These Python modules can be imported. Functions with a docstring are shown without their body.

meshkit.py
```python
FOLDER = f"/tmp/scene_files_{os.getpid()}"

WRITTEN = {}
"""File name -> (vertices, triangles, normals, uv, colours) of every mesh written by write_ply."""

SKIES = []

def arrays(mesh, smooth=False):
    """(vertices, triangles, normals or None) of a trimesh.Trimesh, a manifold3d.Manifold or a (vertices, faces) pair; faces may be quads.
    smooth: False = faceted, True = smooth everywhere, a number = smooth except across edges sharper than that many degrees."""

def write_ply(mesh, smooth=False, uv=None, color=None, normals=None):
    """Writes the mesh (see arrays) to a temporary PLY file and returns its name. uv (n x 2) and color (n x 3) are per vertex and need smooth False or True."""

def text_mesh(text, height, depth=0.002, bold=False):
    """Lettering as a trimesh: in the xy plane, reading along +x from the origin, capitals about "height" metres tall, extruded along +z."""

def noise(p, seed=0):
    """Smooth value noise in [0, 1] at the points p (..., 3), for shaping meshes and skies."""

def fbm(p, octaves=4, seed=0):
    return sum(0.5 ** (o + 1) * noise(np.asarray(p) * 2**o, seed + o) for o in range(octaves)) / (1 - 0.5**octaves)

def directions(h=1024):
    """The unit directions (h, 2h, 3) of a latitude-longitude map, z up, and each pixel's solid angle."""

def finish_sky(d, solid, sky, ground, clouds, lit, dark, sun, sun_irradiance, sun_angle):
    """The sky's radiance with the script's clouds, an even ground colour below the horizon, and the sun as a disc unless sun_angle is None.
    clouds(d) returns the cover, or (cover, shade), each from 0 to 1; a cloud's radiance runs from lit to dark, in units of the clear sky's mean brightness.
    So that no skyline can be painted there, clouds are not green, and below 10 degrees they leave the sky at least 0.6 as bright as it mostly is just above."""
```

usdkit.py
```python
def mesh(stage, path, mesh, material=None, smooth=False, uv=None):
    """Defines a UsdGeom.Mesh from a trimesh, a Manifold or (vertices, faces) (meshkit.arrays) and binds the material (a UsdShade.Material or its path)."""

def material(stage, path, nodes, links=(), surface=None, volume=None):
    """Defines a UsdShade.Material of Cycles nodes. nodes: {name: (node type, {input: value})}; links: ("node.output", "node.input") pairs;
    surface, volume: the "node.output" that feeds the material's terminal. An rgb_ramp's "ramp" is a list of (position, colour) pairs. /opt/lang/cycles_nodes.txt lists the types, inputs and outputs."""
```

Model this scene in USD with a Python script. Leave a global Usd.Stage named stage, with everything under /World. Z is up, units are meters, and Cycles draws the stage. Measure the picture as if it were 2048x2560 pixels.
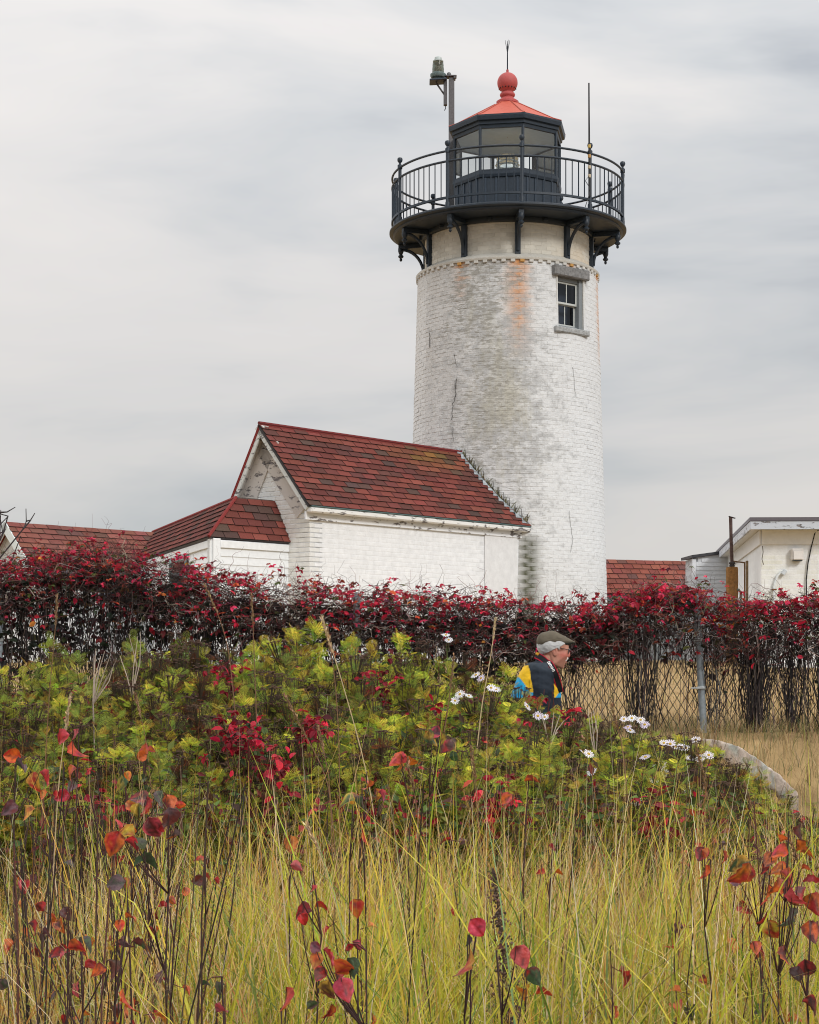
import math, random
import numpy as np, trimesh, usdkit, meshkit
import manifold3d as m3
from shapely.geometry import Polygon, box as sbox
from pxr import Usd, UsdGeom, UsdLux, UsdShade, Gf, Sdf, Vt

stage = Usd.Stage.CreateInMemory()
UsdGeom.SetStageUpAxis(stage, UsdGeom.Tokens.z)
world = UsdGeom.Xform.Define(stage, '/World')
stage.SetDefaultPrim(world.GetPrim())
rng = np.random.default_rng(7)
PI = math.pi

# ------------------------------------------------------------------ camera, sky, sun, exposure
F, CX, HZ, CAMZ = 4267.0, 1024.0, 1640.0, 1.5      # photograph: focal length in pixels, centre column, horizon row; eye height
cam = UsdGeom.Camera.Define(stage, '/World/camera')
cam.AddTranslateOp().Set(Gf.Vec3d(0, 0, CAMZ)); cam.AddRotateXOp().Set(90.0)
cam.CreateHorizontalApertureAttr(24.0); cam.CreateVerticalApertureAttr(30.0)
cam.CreateFocalLengthAttr(24.0 * F / 2048); cam.CreateVerticalApertureOffsetAttr((HZ - 1280) / 2048 * 24.0)
cam.CreateClippingRangeAttr(Gf.Vec2f(0.05, 20000)); cam.CreateExposureAttr(0.16)
SUN = np.array([0.50, -0.68, 0.58]); SUN /= np.linalg.norm(SUN)
el, rot = math.asin(SUN[2]), math.atan2(SUN[0], SUN[1])
usdkit.material(stage, '/World/Looks/sky', {
    'tc': ('texture_coordinate', {}),
    'sep': ('separate_xyz', {}),
    'sky': ('sky_texture', {'sky_type': 'single_scattering', 'sun_disc': False, 'sun_elevation': el, 'sun_rotation': rot}),
    'mp': ('mapping', {'scale': (1.0, 1.0, 4.2), 'location': (3.1, 0.4, 1.72)}),
    'n1': ('noise_texture', {'scale': 2.6, 'detail': 7.0, 'roughness': 0.50, 'distortion': 0.35}),
    'r1': ('rgb_ramp', {'ramp': [(0.32, (3.6, 3.8, 4.1)), (0.44, (5.1, 5.2, 5.3)), (0.56, (6.3, 6.12, 5.98)), (0.72, (6.9, 6.58, 6.32))]}),
    'zz': ('math', {'math_type': 'maximum', 'value2': 0.0}),
    'z2': ('math', {'math_type': 'power', 'value2': 1.5}),
    'gr': ('math', {'math_type': 'multiply_add', 'value2': 1.9, 'value3': 0.90}),
    'cl': ('vector_math', {'math_type': 'scale'}),
    'mix': ('mix', {'mix_type': 'mix', 'fac': 0.93}),
    'bg': ('background_shader', {'strength': 0.1}),
}, [('tc.generated', 'mp.vector'), ('tc.generated', 'sep.vector'), ('mp.vector', 'n1.vector'), ('n1.fac', 'r1.fac'), ('sep.z', 'zz.value1'), ('zz.value', 'z2.value1'), ('z2.value', 'gr.value1'),
    ('r1.color', 'cl.vector1'), ('gr.value', 'cl.scale'), ('sky.color', 'mix.color1'), ('cl.vector', 'mix.color2'), ('mix.color', 'bg.color')], surface='bg.background')
dome = UsdLux.DomeLight.Define(stage, '/World/sky')
UsdShade.MaterialBindingAPI.Apply(dome.GetPrim()).Bind(UsdShade.Material.Get(stage, '/World/Looks/sky'))
sun = UsdLux.DistantLight.Define(stage, '/World/sun')
sun.CreateIntensityAttr(0.4); sun.CreateAngleAttr(14.0); sun.CreateColorAttr(Gf.Vec3f(1.0, 0.97, 0.93)); sun.CreateNormalizeAttr(True)
zax = SUN; xax = np.cross([0, 0, 1], zax); xax /= np.linalg.norm(xax); yax = np.cross(zax, xax)
sun.AddTransformOp().Set(Gf.Matrix4d(*xax, 0, *yax, 0, *zax, 0, 0, 0, 40, 1))

# ------------------------------------------------------------------ helpers
def P(px, py, D):
    """the point of the place seen at that pixel of the photograph, D metres deep"""
    return np.array([(px - CX) / F * D, D, CAMZ + (HZ - py) / F * D])
def XD(px, D): return (px - CX) / F * D
count = {}
def fresh(parent, name):
    k = count.get((parent, name), 0); count[(parent, name)] = k + 1
    return f'{parent}/{name}' if k == 0 else f'{parent}/{name}_{k:03d}'
def meta(prim, **kw):
    for k, v in kw.items():
        if v: prim.SetCustomDataByKey(k, v)
def put(path, mesh, mat, smooth=False, tint=None, off=None, mask=None):
    if isinstance(mesh, list): mesh = cat(mesh)
    if hasattr(mesh, 'to_mesh') or isinstance(mesh, trimesh.Trimesh):
        v, f, _ = meshkit.arrays(mesh)
    else:
        v, f = np.asarray(mesh[0], float), np.asarray(mesh[1], int)
        if tint is None and len(mesh) > 2: tint = mesh[2]
    if f.shape[1] == 4: f = np.vstack([f[:, [0, 1, 2]], f[:, [0, 2, 3]]])
    if off is not None: v = v - off
    m = usdkit.mesh(stage, path, (v, f), f'/World/Looks/{mat}', smooth)
    if mask is not None:
        UsdGeom.PrimvarsAPI(m).CreatePrimvar('mask', Sdf.ValueTypeNames.Color3fArray, 'vertex').Set(Vt.Vec3fArray.FromNumpy(np.asarray(mask, np.float32)))
    if tint is not None:
        t = np.asarray(tint, np.float32)
        pv = UsdGeom.PrimvarsAPI(m).CreatePrimvar('tint', Sdf.ValueTypeNames.Color3fArray, 'vertex' if t.ndim == 2 else 'constant')
        pv.Set(Vt.Vec3fArray.FromNumpy(np.atleast_2d(t)))
    return m.GetPrim()
class Thing:
    """an Xform directly under /World at the thing's base; its parts are children"""
    def __init__(s, name, label, cat_, at=(0, 0, 0), group=None, kind=None):
        s.path = fresh('/World', name); s.o = np.array(at, float)
        x = UsdGeom.Xform.Define(stage, s.path); x.AddTranslateOp().Set(Gf.Vec3d(*map(float, at)))
        s.prim = x.GetPrim(); meta(s.prim, label=label, category=cat_, group=group, kind=kind)
    def part(s, name, mesh, mat, smooth=False, tint=None, under=None, kind=None, label=None, mask=None):
        if mesh is None: return None
        path = fresh(under or s.path, name)
        p = put(path, mesh, mat, smooth, tint, s.o, mask); meta(p, kind=kind, label=label)
        return path
    def copy(s, name, at, rotz=0, scale=1.0, label=None, group=None):
        path = fresh('/World', name); x = UsdGeom.Xform.Define(stage, path)
        x.GetPrim().GetReferences().AddInternalReference(s.path)
        x.ClearXformOpOrder(); x.AddTranslateOp().Set(Gf.Vec3d(*map(float, at)))
        x.AddRotateZOp().Set(float(rotz)); x.AddScaleOp().Set(Gf.Vec3f(*([scale] * 3 if np.ndim(scale) == 0 else scale)))
        x.GetPrim().SetInstanceable(True); meta(x.GetPrim(), label=label, group=group)
        return x
def single(name, mesh, mat, label=None, cat_=None, smooth=False, tint=None, group=None, kind=None):
    p = put(fresh('/World', name), mesh, mat, smooth, tint); meta(p, label=label, category=cat_, group=group, kind=kind); return p

def cat(ms):
    vs, fs, cs, n = [], [], [], 0
    for m in ms:
        if hasattr(m, 'to_mesh') or isinstance(m, trimesh.Trimesh): v, f, _ = meshkit.arrays(m); c = None
        else:
            v, f = np.asarray(m[0], float), np.asarray(m[1], int); c = m[2] if len(m) > 2 else None
        if f.shape[1] == 4: f = np.vstack([f[:, [0, 1, 2]], f[:, [0, 2, 3]]])
        vs.append(v); fs.append(f + n); n += len(v)
        if c is not None: cs.append(np.broadcast_to(c, v.shape))
    out = (np.vstack(vs), np.vstack(fs))
    return out + (np.vstack(cs),) if len(cs) == len(ms) else out
BF = np.array([[0, 2, 3, 1], [4, 5, 7, 6], [0, 1, 5, 4], [2, 6, 7, 3], [0, 4, 6, 2], [1, 3, 7, 5]])
def obox(o, a, b, c):
    """box: corner o and three edge vectors"""
    o, a, b, c = (np.asarray(x, float) for x in (o, a, b, c))
    if np.dot(np.cross(a, b), c) < 0: a, b = b, a
    v = np.array([o + i * a + j * b + k * c for k in (0, 1) for j in (0, 1) for i in (0, 1)])
    return v, np.array([[0, 2, 3, 1], [4, 5, 7, 6], [0, 1, 5, 4], [2, 6, 7, 3], [0, 4, 6, 2], [1, 3, 7, 5]])
def bevel_box(o, a, b, c, r=0.01):
    o, a, b, c = (np.asarray(x, float) for x in (o, a, b, c))
    la, lb, lc = (np.linalg.norm(x) for x in (a, b, c)); r = min(r, la * .4, lb * .4, lc * .4)
    pts = []
    for i in (0, 1):
        for j in (0, 1):
            for k in (0, 1):
                sg = 1 - 2 * np.array([i, j, k]); base = np.array([i * la, j * lb, k * lc])
                for ax in range(3):
                    q = base + sg * r; q[ax] = base[ax]; pts.append(q)
    h = trimesh.convex.convex_hull(np.array(pts)); v = h.vertices
    w = o + v[:, :1] * a / la + v[:, 1:2] * b / lb + v[:, 2:] * c / lc
    f = h.faces if np.dot(np.cross(a, b), c) > 0 else h.faces[:, ::-1]
    return w, f
def tube(pts, r, n=6, caps=True):
    """one tube along a polyline; r a number or one per point"""
    pts = np.asarray(pts, float); K = len(pts); r = np.broadcast_to(r, K)
    t = np.gradient(pts, axis=0); t /= np.maximum(np.linalg.norm(t, axis=1, keepdims=True), 1e-9)
    ref = np.where(np.abs(t[:, 2:]) > .9, [[1., 0, 0]], [[0, 0, 1.]]) if np.abs(t[:, 2]).min() <= .9 else np.tile([[1., 0, 0]], (K, 1))
    ref = np.tile(ref[0], (K, 1)) if np.abs((t * ref[0]).sum(1)).max() < .97 else ref
    u = np.cross(ref, t); u /= np.maximum(np.linalg.norm(u, axis=1, keepdims=True), 1e-9); w = np.cross(t, u)
    a = np.arange(n) / n * 2 * PI
    v = (pts[:, None] + r[:, None, None] * (np.cos(a)[None, :, None] * u[:, None] + np.sin(a)[None, :, None] * w[:, None])).reshape(-1, 3)
    i, j = np.meshgrid(np.arange(K - 1), np.arange(n), indexing='ij'); i, j = i.ravel(), j.ravel(); k = (j + 1) % n
    f = np.vstack([np.c_[i * n + j, i * n + k, (i + 1) * n + k], np.c_[i * n + j, (i + 1) * n + k, (i + 1) * n + j]])
    if caps:
        v = np.vstack([v, pts[:1], pts[-1:]]); jj = np.arange(n); kk = (jj + 1) % n
        f = np.vstack([f, np.c_[kk, jj, np.full(n, K * n)], np.c_[(K - 1) * n + jj, (K - 1) * n + kk, np.full(n, K * n + 1)]])
    return v, f
def tubes(pts, r, col, n=3):
    """N tubes of K points at once: pts (N,K,3), r (N,K), col (N,K,3)"""
    N, K, _ = pts.shape
    t = np.gradient(pts, axis=1); t /= np.maximum(np.linalg.norm(t, axis=2, keepdims=True), 1e-9)
    ref = np.where(np.abs(t[:, :1, 2:]).mean(1, keepdims=True) > .8, [[[1., .1, 0]]], [[[0., .1, 1]]])
    u = np.cross(np.broadcast_to(ref, t.shape), t); u /= np.maximum(np.linalg.norm(u, axis=2, keepdims=True), 1e-9); w = np.cross(t, u)
    a = np.arange(n) / n * 2 * PI
    v = pts[:, :, None] + r[:, :, None, None] * (np.cos(a)[:, None] * u[:, :, None] + np.sin(a)[:, None] * w[:, :, None])
    c = np.broadcast_to(col[:, :, None, :], v.shape)
    i, j = np.meshgrid(np.arange(K - 1), np.arange(n), indexing='ij'); i, j = i.ravel(), j.ravel(); k = (j + 1) % n
    f = np.vstack([np.c_[i * n + j, i * n + k, (i + 1) * n + k], np.c_[i * n + j, (i + 1) * n + k, (i + 1) * n + j]])
    F_ = (f[None] + (np.arange(N) * K * n)[:, None, None]).reshape(-1, 3)
    return v.reshape(-1, 3), F_, c.reshape(-1, 3)
def lathe(profile, at=(0, 0, 0), n=48, a0=0.0):
    """profile [(r, z)] turned about a vertical axis; n = 8 with a0 gives a prism"""
    pr = np.array(profile, float); K = len(pr); a = a0 + np.arange(n) / n * 2 * PI
    v = np.stack([pr[:, :1] * np.cos(a), pr[:, :1] * np.sin(a), np.repeat(pr[:, 1:], n, 1)], -1).reshape(-1, 3) + np.asarray(at, float)
    i, j = np.meshgrid(np.arange(K - 1), np.arange(n), indexing='ij'); i, j = i.ravel(), j.ravel(); k = (j + 1) % n
    return v, np.vstack([np.c_[i * n + j, i * n + k, (i + 1) * n + k], np.c_[i * n + j, (i + 1) * n + k, (i + 1) * n + j]])
def ball(c, r, sub=2):
    m = trimesh.creation.icosphere(sub, 1.0); return m.vertices * np.asarray(r) + np.asarray(c), m.faces
def prism(poly, o, u, v, n, h0, h1):
    """plane polygon [(s, t)] in the frame o, u, v, made h0..h1 thick along n"""
    m = trimesh.creation.extrude_polygon(Polygon(poly) if not isinstance(poly, Polygon) else poly, 1.0, engine='earcut')
    q = m.vertices; w = np.asarray(o) + q[:, :1] * u + q[:, 1:2] * v + (h0 + q[:, 2:] * (h1 - h0)) * n
    return w, (m.faces if np.dot(np.cross(u, v), n) > 0 else m.faces[:, ::-1])
def scatter(tv, tf, pos, M, col):
    """copies of a template: pos (N,3), M (N,3,3) columns = axes, col (N,3) or (N,n,3)"""
    v = np.einsum('nij,kj->nki', M, tv) + pos[:, None]
    f = (tf[None] + (np.arange(len(pos)) * len(tv))[:, None, None]).reshape(-1, 3)
    c = np.broadcast_to(col[:, None] if col.ndim == 2 else col, v.shape)
    return v.reshape(-1, 3), f, c.reshape(-1, 3)
def frames(d, up=None, roll=None):
    """(N,3,3): x = d, z = leaf normal"""
    d = d / np.maximum(np.linalg.norm(d, axis=1, keepdims=True), 1e-9)
    up = np.tile([0., 0, 1], (len(d), 1)) if up is None else up
    y = np.cross(up, d); y /= np.maximum(np.linalg.norm(y, axis=1, keepdims=True), 1e-6); z = np.cross(d, y)
    if roll is not None:
        c, s = np.cos(roll)[:, None], np.sin(roll)[:, None]; y, z = c * y + s * z, c * z - s * y
    return np.stack([d, y, z], 2)
def pick(pal, n, jit=0.12, r=None):
    r = r or rng; pal = np.array(pal, float)
    w = pal[:, 3] / pal[:, 3].sum(); c = pal[r.choice(len(pal), n, p=w), :3]
    return np.clip(c * r.lognormal(0, jit, (n, 1)) * r.lognormal(0, jit * .4, (n, 3)), 0, 1)
def unit(x): x = np.asarray(x, float); return x / np.linalg.norm(x)

# ------------------------------------------------------------------ materials (base colour mostly carried by the mesh attribute "tint")
def tinted(name, rough=0.8, nscale=30, namp=0.25, bump=0.0, bscale=60, spec=0.3, trans=0.0, detail=4):
    nodes = {'at': ('attribute', {'attribute': 'tint'}), 'tc': ('geometry', {}),
             'n': ('noise_texture', {'scale': nscale, 'detail': detail, 'roughness': 0.6}),
             'r': ('map_range', {'from_min': 0.25, 'from_max': 0.75, 'to_min': 1 - namp, 'to_max': 1 + namp}),
             'm': ('vector_math', {'math_type': 'scale'}),
             'p': ('principled_bsdf', {'roughness': rough, 'specular_ior_level': spec})}
    links = [('tc.position', 'n.vector'), ('n.fac', 'r.value'), ('at.color', 'm.vector1'), ('r.result', 'm.scale'), ('m.vector', 'p.base_color')]
    out = 'p.BSDF'
    if bump:
        nodes['b'] = ('bump', {'strength': 1.0, 'distance': bump}); nodes['n2'] = ('noise_texture', {'scale': bscale, 'detail': 5, 'roughness': 0.6})
        links += [('tc.position', 'n2.vector'), ('n2.fac', 'b.height'), ('b.normal', 'p.normal')]
    if trans:
        nodes['t'] = ('translucent_bsdf', {}); nodes['x'] = ('mix_closure', {'fac': trans})
        links += [('m.vector', 't.color'), ('p.BSDF', 'x.closure1'), ('t.BSDF', 'x.closure2')]; out = 'x.closure'
    return usdkit.material(stage, f'/World/Looks/{name}', nodes, links, surface=out)
tinted('foliage', 0.6, 120, 0.18, spec=0.25, trans=0.28, detail=2)
tinted('big_leaf', 0.42, 90, 0.4, bump=0.002, bscale=160, spec=0.45, trans=0.22)
tinted('stem', 0.75, 80, 0.25, spec=0.2)
tinted('grass', 0.55, 40, 0.15, spec=0.3, trans=0.25, detail=2)
tinted('paint_brick', 0.75, 9, 0.10, bump=0.004, bscale=45, spec=0.3, detail=7)
tinted('painted_wood', 0.6, 14, 0.06, bump=0.002, bscale=30, spec=0.35)
tinted('shingle', 0.9, 60, 0.28, bump=0.004, bscale=170, spec=0.2, detail=6)
tinted('iron', 0.5, 25, 0.3, bump=0.002, bscale=50, spec=0.5)
tinted('stone', 0.85, 18, 0.45, bump=0.012, bscale=30, spec=0.3, detail=8)
tinted('soil', 0.95, 3, 0.35, bump=0.02, bscale=12, spec=0.1, detail=8)
tinted('cloth', 0.8, 40, 0.12, bump=0.004, bscale=26, spec=0.2)
tinted('skin', 0.5, 40, 0.14, spec=0.4)
tinted('rust', 0.85, 22, 0.5, bump=0.004, bscale=60, spec=0.3, detail=8)
tinted('plain', 0.5, 30, 0.08, spec=0.4)
# painted tower brick: grime, worn patches and chips come through the paint where the attribute "mask" lets them
def thr(k, lo): return ('map_range', {'from_min': lo, 'from_max': lo + k, 'to_min': 0.0, 'to_max': 1.0, 'clamp': True})
usdkit.material(stage, '/World/Looks/tower_paint', {
    'g': ('geometry', {}), 'at': ('attribute', {'attribute': 'tint'}), 'mk': ('attribute', {'attribute': 'mask'}), 'sp': ('separate_color', {}),
    'm1': ('mapping', {'scale': (1.0, 1.0, 1.5)}), 'n1': ('noise_texture', {'scale': 4.2, 'detail': 11, 'roughness': 0.74, 'distortion': 0.3}), 'a1': ('math', {'math_type': 'multiply_add', 'value2': 0.20}), 't1': thr(.16, .575),
    'm2': ('mapping', {'scale': (1.0, 1.0, 3.4)}), 'n2': ('noise_texture', {'scale': 7.0, 'detail': 9, 'roughness': 0.72}), 'a2': ('math', {'math_type': 'multiply_add', 'value2': 0.20}), 't2': thr(.06, .665),
    'm3': ('mapping', {'scale': (1.0, 1.0, 0.35)}), 'n3': ('noise_texture', {'scale': 4.0, 'detail': 8, 'roughness': 0.65}), 'a3': ('math', {'math_type': 'multiply_add', 'value2': 0.35}), 't3': thr(.22, .66),
    's1': ('math', {'math_type': 'multiply', 'value2': 0.80}), 's2': ('math', {'math_type': 'multiply', 'value2': 0.8}), 's3': ('math', {'math_type': 'multiply', 'value2': 0.45}),
    'x1': ('mix', {'color2': (.38, .385, .385)}), 'x2': ('mix', {'color2': (.30, .29, .26)}), 'x3': ('mix', {'color2': (.42, .39, .27)}),
    'nf': ('noise_texture', {'scale': 14, 'detail': 8, 'roughness': 0.7}), 'rf': ('map_range', {'from_min': 0.3, 'from_max': 0.7, 'to_min': 0.93, 'to_max': 1.05}), 'sc': ('vector_math', {'math_type': 'scale'}),
    'nb': ('noise_texture', {'scale': 30, 'detail': 8, 'roughness': 0.7}), 'b': ('bump', {'distance': 0.006}), 'p': ('principled_bsdf', {'roughness': 0.75, 'specular_ior_level': 0.3})},
    [('mk.color', 'sp.color'), ('g.position', 'm1.vector'), ('g.position', 'm2.vector'), ('g.position', 'm3.vector'), ('m1.vector', 'n1.vector'), ('m2.vector', 'n2.vector'), ('m3.vector', 'n3.vector'),
     ('sp.r', 'a1.value1'), ('n1.fac', 'a1.value3'), ('a1.value', 't1.value'), ('sp.g', 'a2.value1'), ('n2.fac', 'a2.value3'), ('a2.value', 't2.value'), ('sp.b', 'a3.value1'), ('n3.fac', 'a3.value3'), ('a3.value', 't3.value'),
     ('t1.result', 's1.value1'), ('t2.result', 's2.value1'), ('t3.result', 's3.value1'), ('s1.value', 'x1.fac'), ('s2.value', 'x2.fac'), ('s3.value', 'x3.fac'),
     ('at.color', 'x1.color1'), ('x1.color', 'x3.color1'), ('x3.color', 'x2.color1'), ('x2.color', 'sc.vector1'), ('g.position', 'nf.vector'), ('nf.fac', 'rf.value'), ('rf.result', 'sc.scale'), ('sc.vector', 'p.base_color'),
     ('g.position', 'nb.vector'), ('nb.fac', 'b.height'), ('b.normal', 'p.normal')], surface='p.BSDF')
# old white paint flaking off grey wood
usdkit.material(stage, '/World/Looks/flaking_paint', {
    'g': ('geometry', {}), 'at': ('attribute', {'attribute': 'tint'}), 'mp': ('mapping', {'scale': (1.0, 1.0, 3.2)}),
    'n': ('noise_texture', {'scale': 5.0, 'detail': 9, 'roughness': 0.66}), 'r': ('rgb_ramp', {'ramp': [(0.575, (0, 0, 0)), (0.595, (1, 1, 1))]}),
    'n2': ('noise_texture', {'scale': 40, 'detail': 4}), 'c2': ('rgb_ramp', {'ramp': [(0.3, (0.10, 0.09, 0.09)), (0.7, (0.24, 0.22, 0.22))]}),
    'm': ('mix', {}), 'p': ('principled_bsdf', {'roughness': 0.7}), 'b': ('bump', {'distance': 0.004, 'invert': True})},
    [('g.position', 'mp.vector'), ('mp.vector', 'n.vector'), ('n.fac', 'r.fac'), ('g.position', 'n2.vector'), ('n2.fac', 'c2.fac'), ('r.color', 'm.fac'), ('at.color', 'm.color1'), ('c2.color', 'm.color2'),
     ('m.color', 'p.base_color'), ('r.color', 'b.height'), ('b.normal', 'p.normal')], surface='p.BSDF')
def pane_mat(name, tint):
    usdkit.material(stage, f'/World/Looks/{name}', {'f': ('fresnel', {'IOR': 1.5}), 't': ('transparent_bsdf', {'color': tint}), 'g': ('glossy_bsdf', {'roughness': 0.03, 'color': (1, 1, 1)}), 'm': ('mix_closure', {})},
                    [('f.fac', 'm.fac'), ('t.BSDF', 'm.closure1'), ('g.BSDF', 'm.closure2')], surface='m.closure')
pane_mat('clear_pane', (0.93, 0.95, 0.95)); pane_mat('dim_pane', (0.55, 0.58, 0.62))
usdkit.material(stage, '/World/Looks/lens_glass', {'p': ('principled_bsdf', {'roughness': 0.08, 'transmission_weight': 0.92, 'base_color': (0.86, 0.92, 0.9), 'ior': 1.45})}, surface='p.BSDF')
usdkit.material(stage, '/World/Looks/green_glass', {'p': ('principled_bsdf', {'roughness': 0.12, 'transmission_weight': 0.85, 'base_color': (0.20, 0.22, 0.18), 'ior': 1.2})}, surface='p.BSDF')

WHITE, CREAM, GREYW = np.array([.76, .78, .80]), np.array([.72, .72, .70]), np.array([.5, .5, .5])
IRON = np.array([.013, .022, .034]); DARK = np.array([.03, .035, .04])

# ------------------------------------------------------------------ ground
from scipy.interpolate import PchipInterpolator
gz = PchipInterpolator([-4000, -10, 0, 5, 7.5, 9.5, 11.0, 12.2, 13.0, 14.0, 14.8, 20, 30, 60, 4000], [-.3, -.05, 0, 0, .08, .08, -.06, -.03, .34, .84, .88, 1.12, 1.38, 1.44, 1.40])
def ground(x, y):
    x, y = np.asarray(x, float), np.asarray(y, float)
    q = np.stack([x * .8, y * .8, 0 * x], -1)
    return gz(y) + (meshkit.fbm(q, 3, 4) - .5) * .10 * np.clip(1 - (y - 20) / 15, 0, 1)
xs = np.r_[np.array([-3000, -1000, -300, -100, -50, -30]), np.arange(-20, 20.01, .4), np.array([30, 50, 100, 300, 1000, 3000])]
ys = np.r_[np.array([-2000, -300, -60, -20, -8, -3]), np.arange(0, 18, .25), np.arange(18, 50, 1.0), np.array([60, 100, 200, 500, 1500, 4000])]
X, Y = np.meshgrid(xs, ys); Z = ground(X, Y)
i, j = np.meshgrid(np.arange(len(ys) - 1), np.arange(len(xs) - 1), indexing='ij'); a = (i * len(xs) + j).ravel()
V = np.stack([X, Y, Z], -1).reshape(-1, 3)
near = np.clip((V[:, 1] - 11.8) / 1.4, 0, 1)[:, None]
single('ground', (V, np.c_[a, a + 1, a + 1 + len(xs), a + len(xs)], (1 - near) * np.array([.030, .024, .014]) + near * np.array([.34, .235, .115])), 'soil', 'dry tan ground rising from tall grass to the lighthouse', None, True, kind='structure')

# ------------------------------------------------------------------ lighthouse tower
TX, TY, Z0, Z1 = 1.883, 32.8, 1.36, 8.74
def TR(z): return 1.935 + (z - 1.4) / (8.75 - 1.4) * (1.722 - 1.935)
def tp(th, z, r): return np.stack([TX + r * np.sin(th), TY - r * np.cos(th), np.broadcast_to(z, np.shape(th))], -1)
WTH, WZ0, WZ1, WHALF = math.radians(39.6), 7.54, 8.47, .33
def gauss(x, w): return np.exp(-(x / w) ** 2)
def wall_tint(th, z, seed=0):
    th, z = np.asarray(th, float), np.asarray(z, float)
    s = th * 1.8; q = np.stack([s * 1.1, z * .8, 0 * z + 5], -1)
    c = np.tile(np.array([.67, .685, .695]), th.shape + (1,))
    def blend(col, w):
        nonlocal c
        w = np.clip(w, 0, 1)[..., None]; c = c * (1 - w) + np.array(col) * w
    n1 = meshkit.fbm(q * 1.3, 5, 11); n2 = meshkit.fbm(q * np.array([3.2, 5.0, 1]), 5, 23); n3 = meshkit.fbm(q * np.array([5., 1.2, 1]), 4, 31)
    blend([.50, .475, .44], .85 * np.clip((-np.degrees(th) - 5) / 50, 0, 1) * (.6 + .8 * (n1 - .5)))                   # shade of the left flank, painted in as a warm grey
    band = gauss(np.degrees(th) + 6, 34) * np.clip(.35 + .65 * gauss(z - 6.6, 1.9), 0, 1)
    blend([.57, .565, .55], band * np.clip((n1 - .3) * 2.5, 0, 1) * .55)                                               # worn grey band
    blend([.50, .43, .33], .5 * gauss(np.degrees(th) + 32, 16) * gauss(z - 3.9, 1.0) * np.clip(n2 * 2 - .5, 0, 1))     # brown tint over the roof
    for deg, L, w, k in ((3.4, 1.9, .085, 1.5), (-32.6, .8, .06, 1.1), (39.4, .6, .09, 1.5), (75.4, 1.8, .06, 1.2), (-1.5, 1.2, .06, .7), (7.5, 1.0, .05, .6)):
        d = 8.78 - z; blend([.60, .235, .04], 1.25 * k * gauss((th - math.radians(deg)) * 1.72, w * (1 + .5 * d)) * np.clip(1 - d / L, 0, 1) ** .8 * np.clip(.5 + 1.3 * (n3 - .3), .2, 1) * (d > -.1))
    blend([.055, .06, .02], np.clip(1.7 * gauss((th - math.radians(8.8)) * 1.85, .115), 0, 1) * np.clip((3.75 - z) / .2, 0, 1) * .95)      # green run below the gutter end
    blend([.40, .42, .38], .35 * np.clip((2.1 - z) / .8, 0, 1) * n1)
    return c
def wall_mask(th, z):
    d = np.degrees(th); n1 = meshkit.fbm(np.stack([th * 2.2, z * .9, 0 * z + 9], -1), 4, 15)
    grime = gauss(d + 4, 30) * np.clip(.30 + .75 * gauss(z - 6.3, 2.0), 0, 1) + .22 * gauss(d + 35, 30) + .10; chip = gauss(d + 20, 34) * .8 + .15
    return np.stack([np.clip(grime * (.55 + .9 * n1), 0, 1), np.clip(chip * (.4 + n1), 0, 1), np.clip(gauss(d + 14, 26) * gauss(z - 6, 2.4) * n1 * 1.6, 0, 1)], -1)
tower = Thing('lighthouse_tower', 'tall white painted brick lighthouse with black gallery and red lantern roof', 'lighthouse', (TX, TY, Z0))
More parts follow.
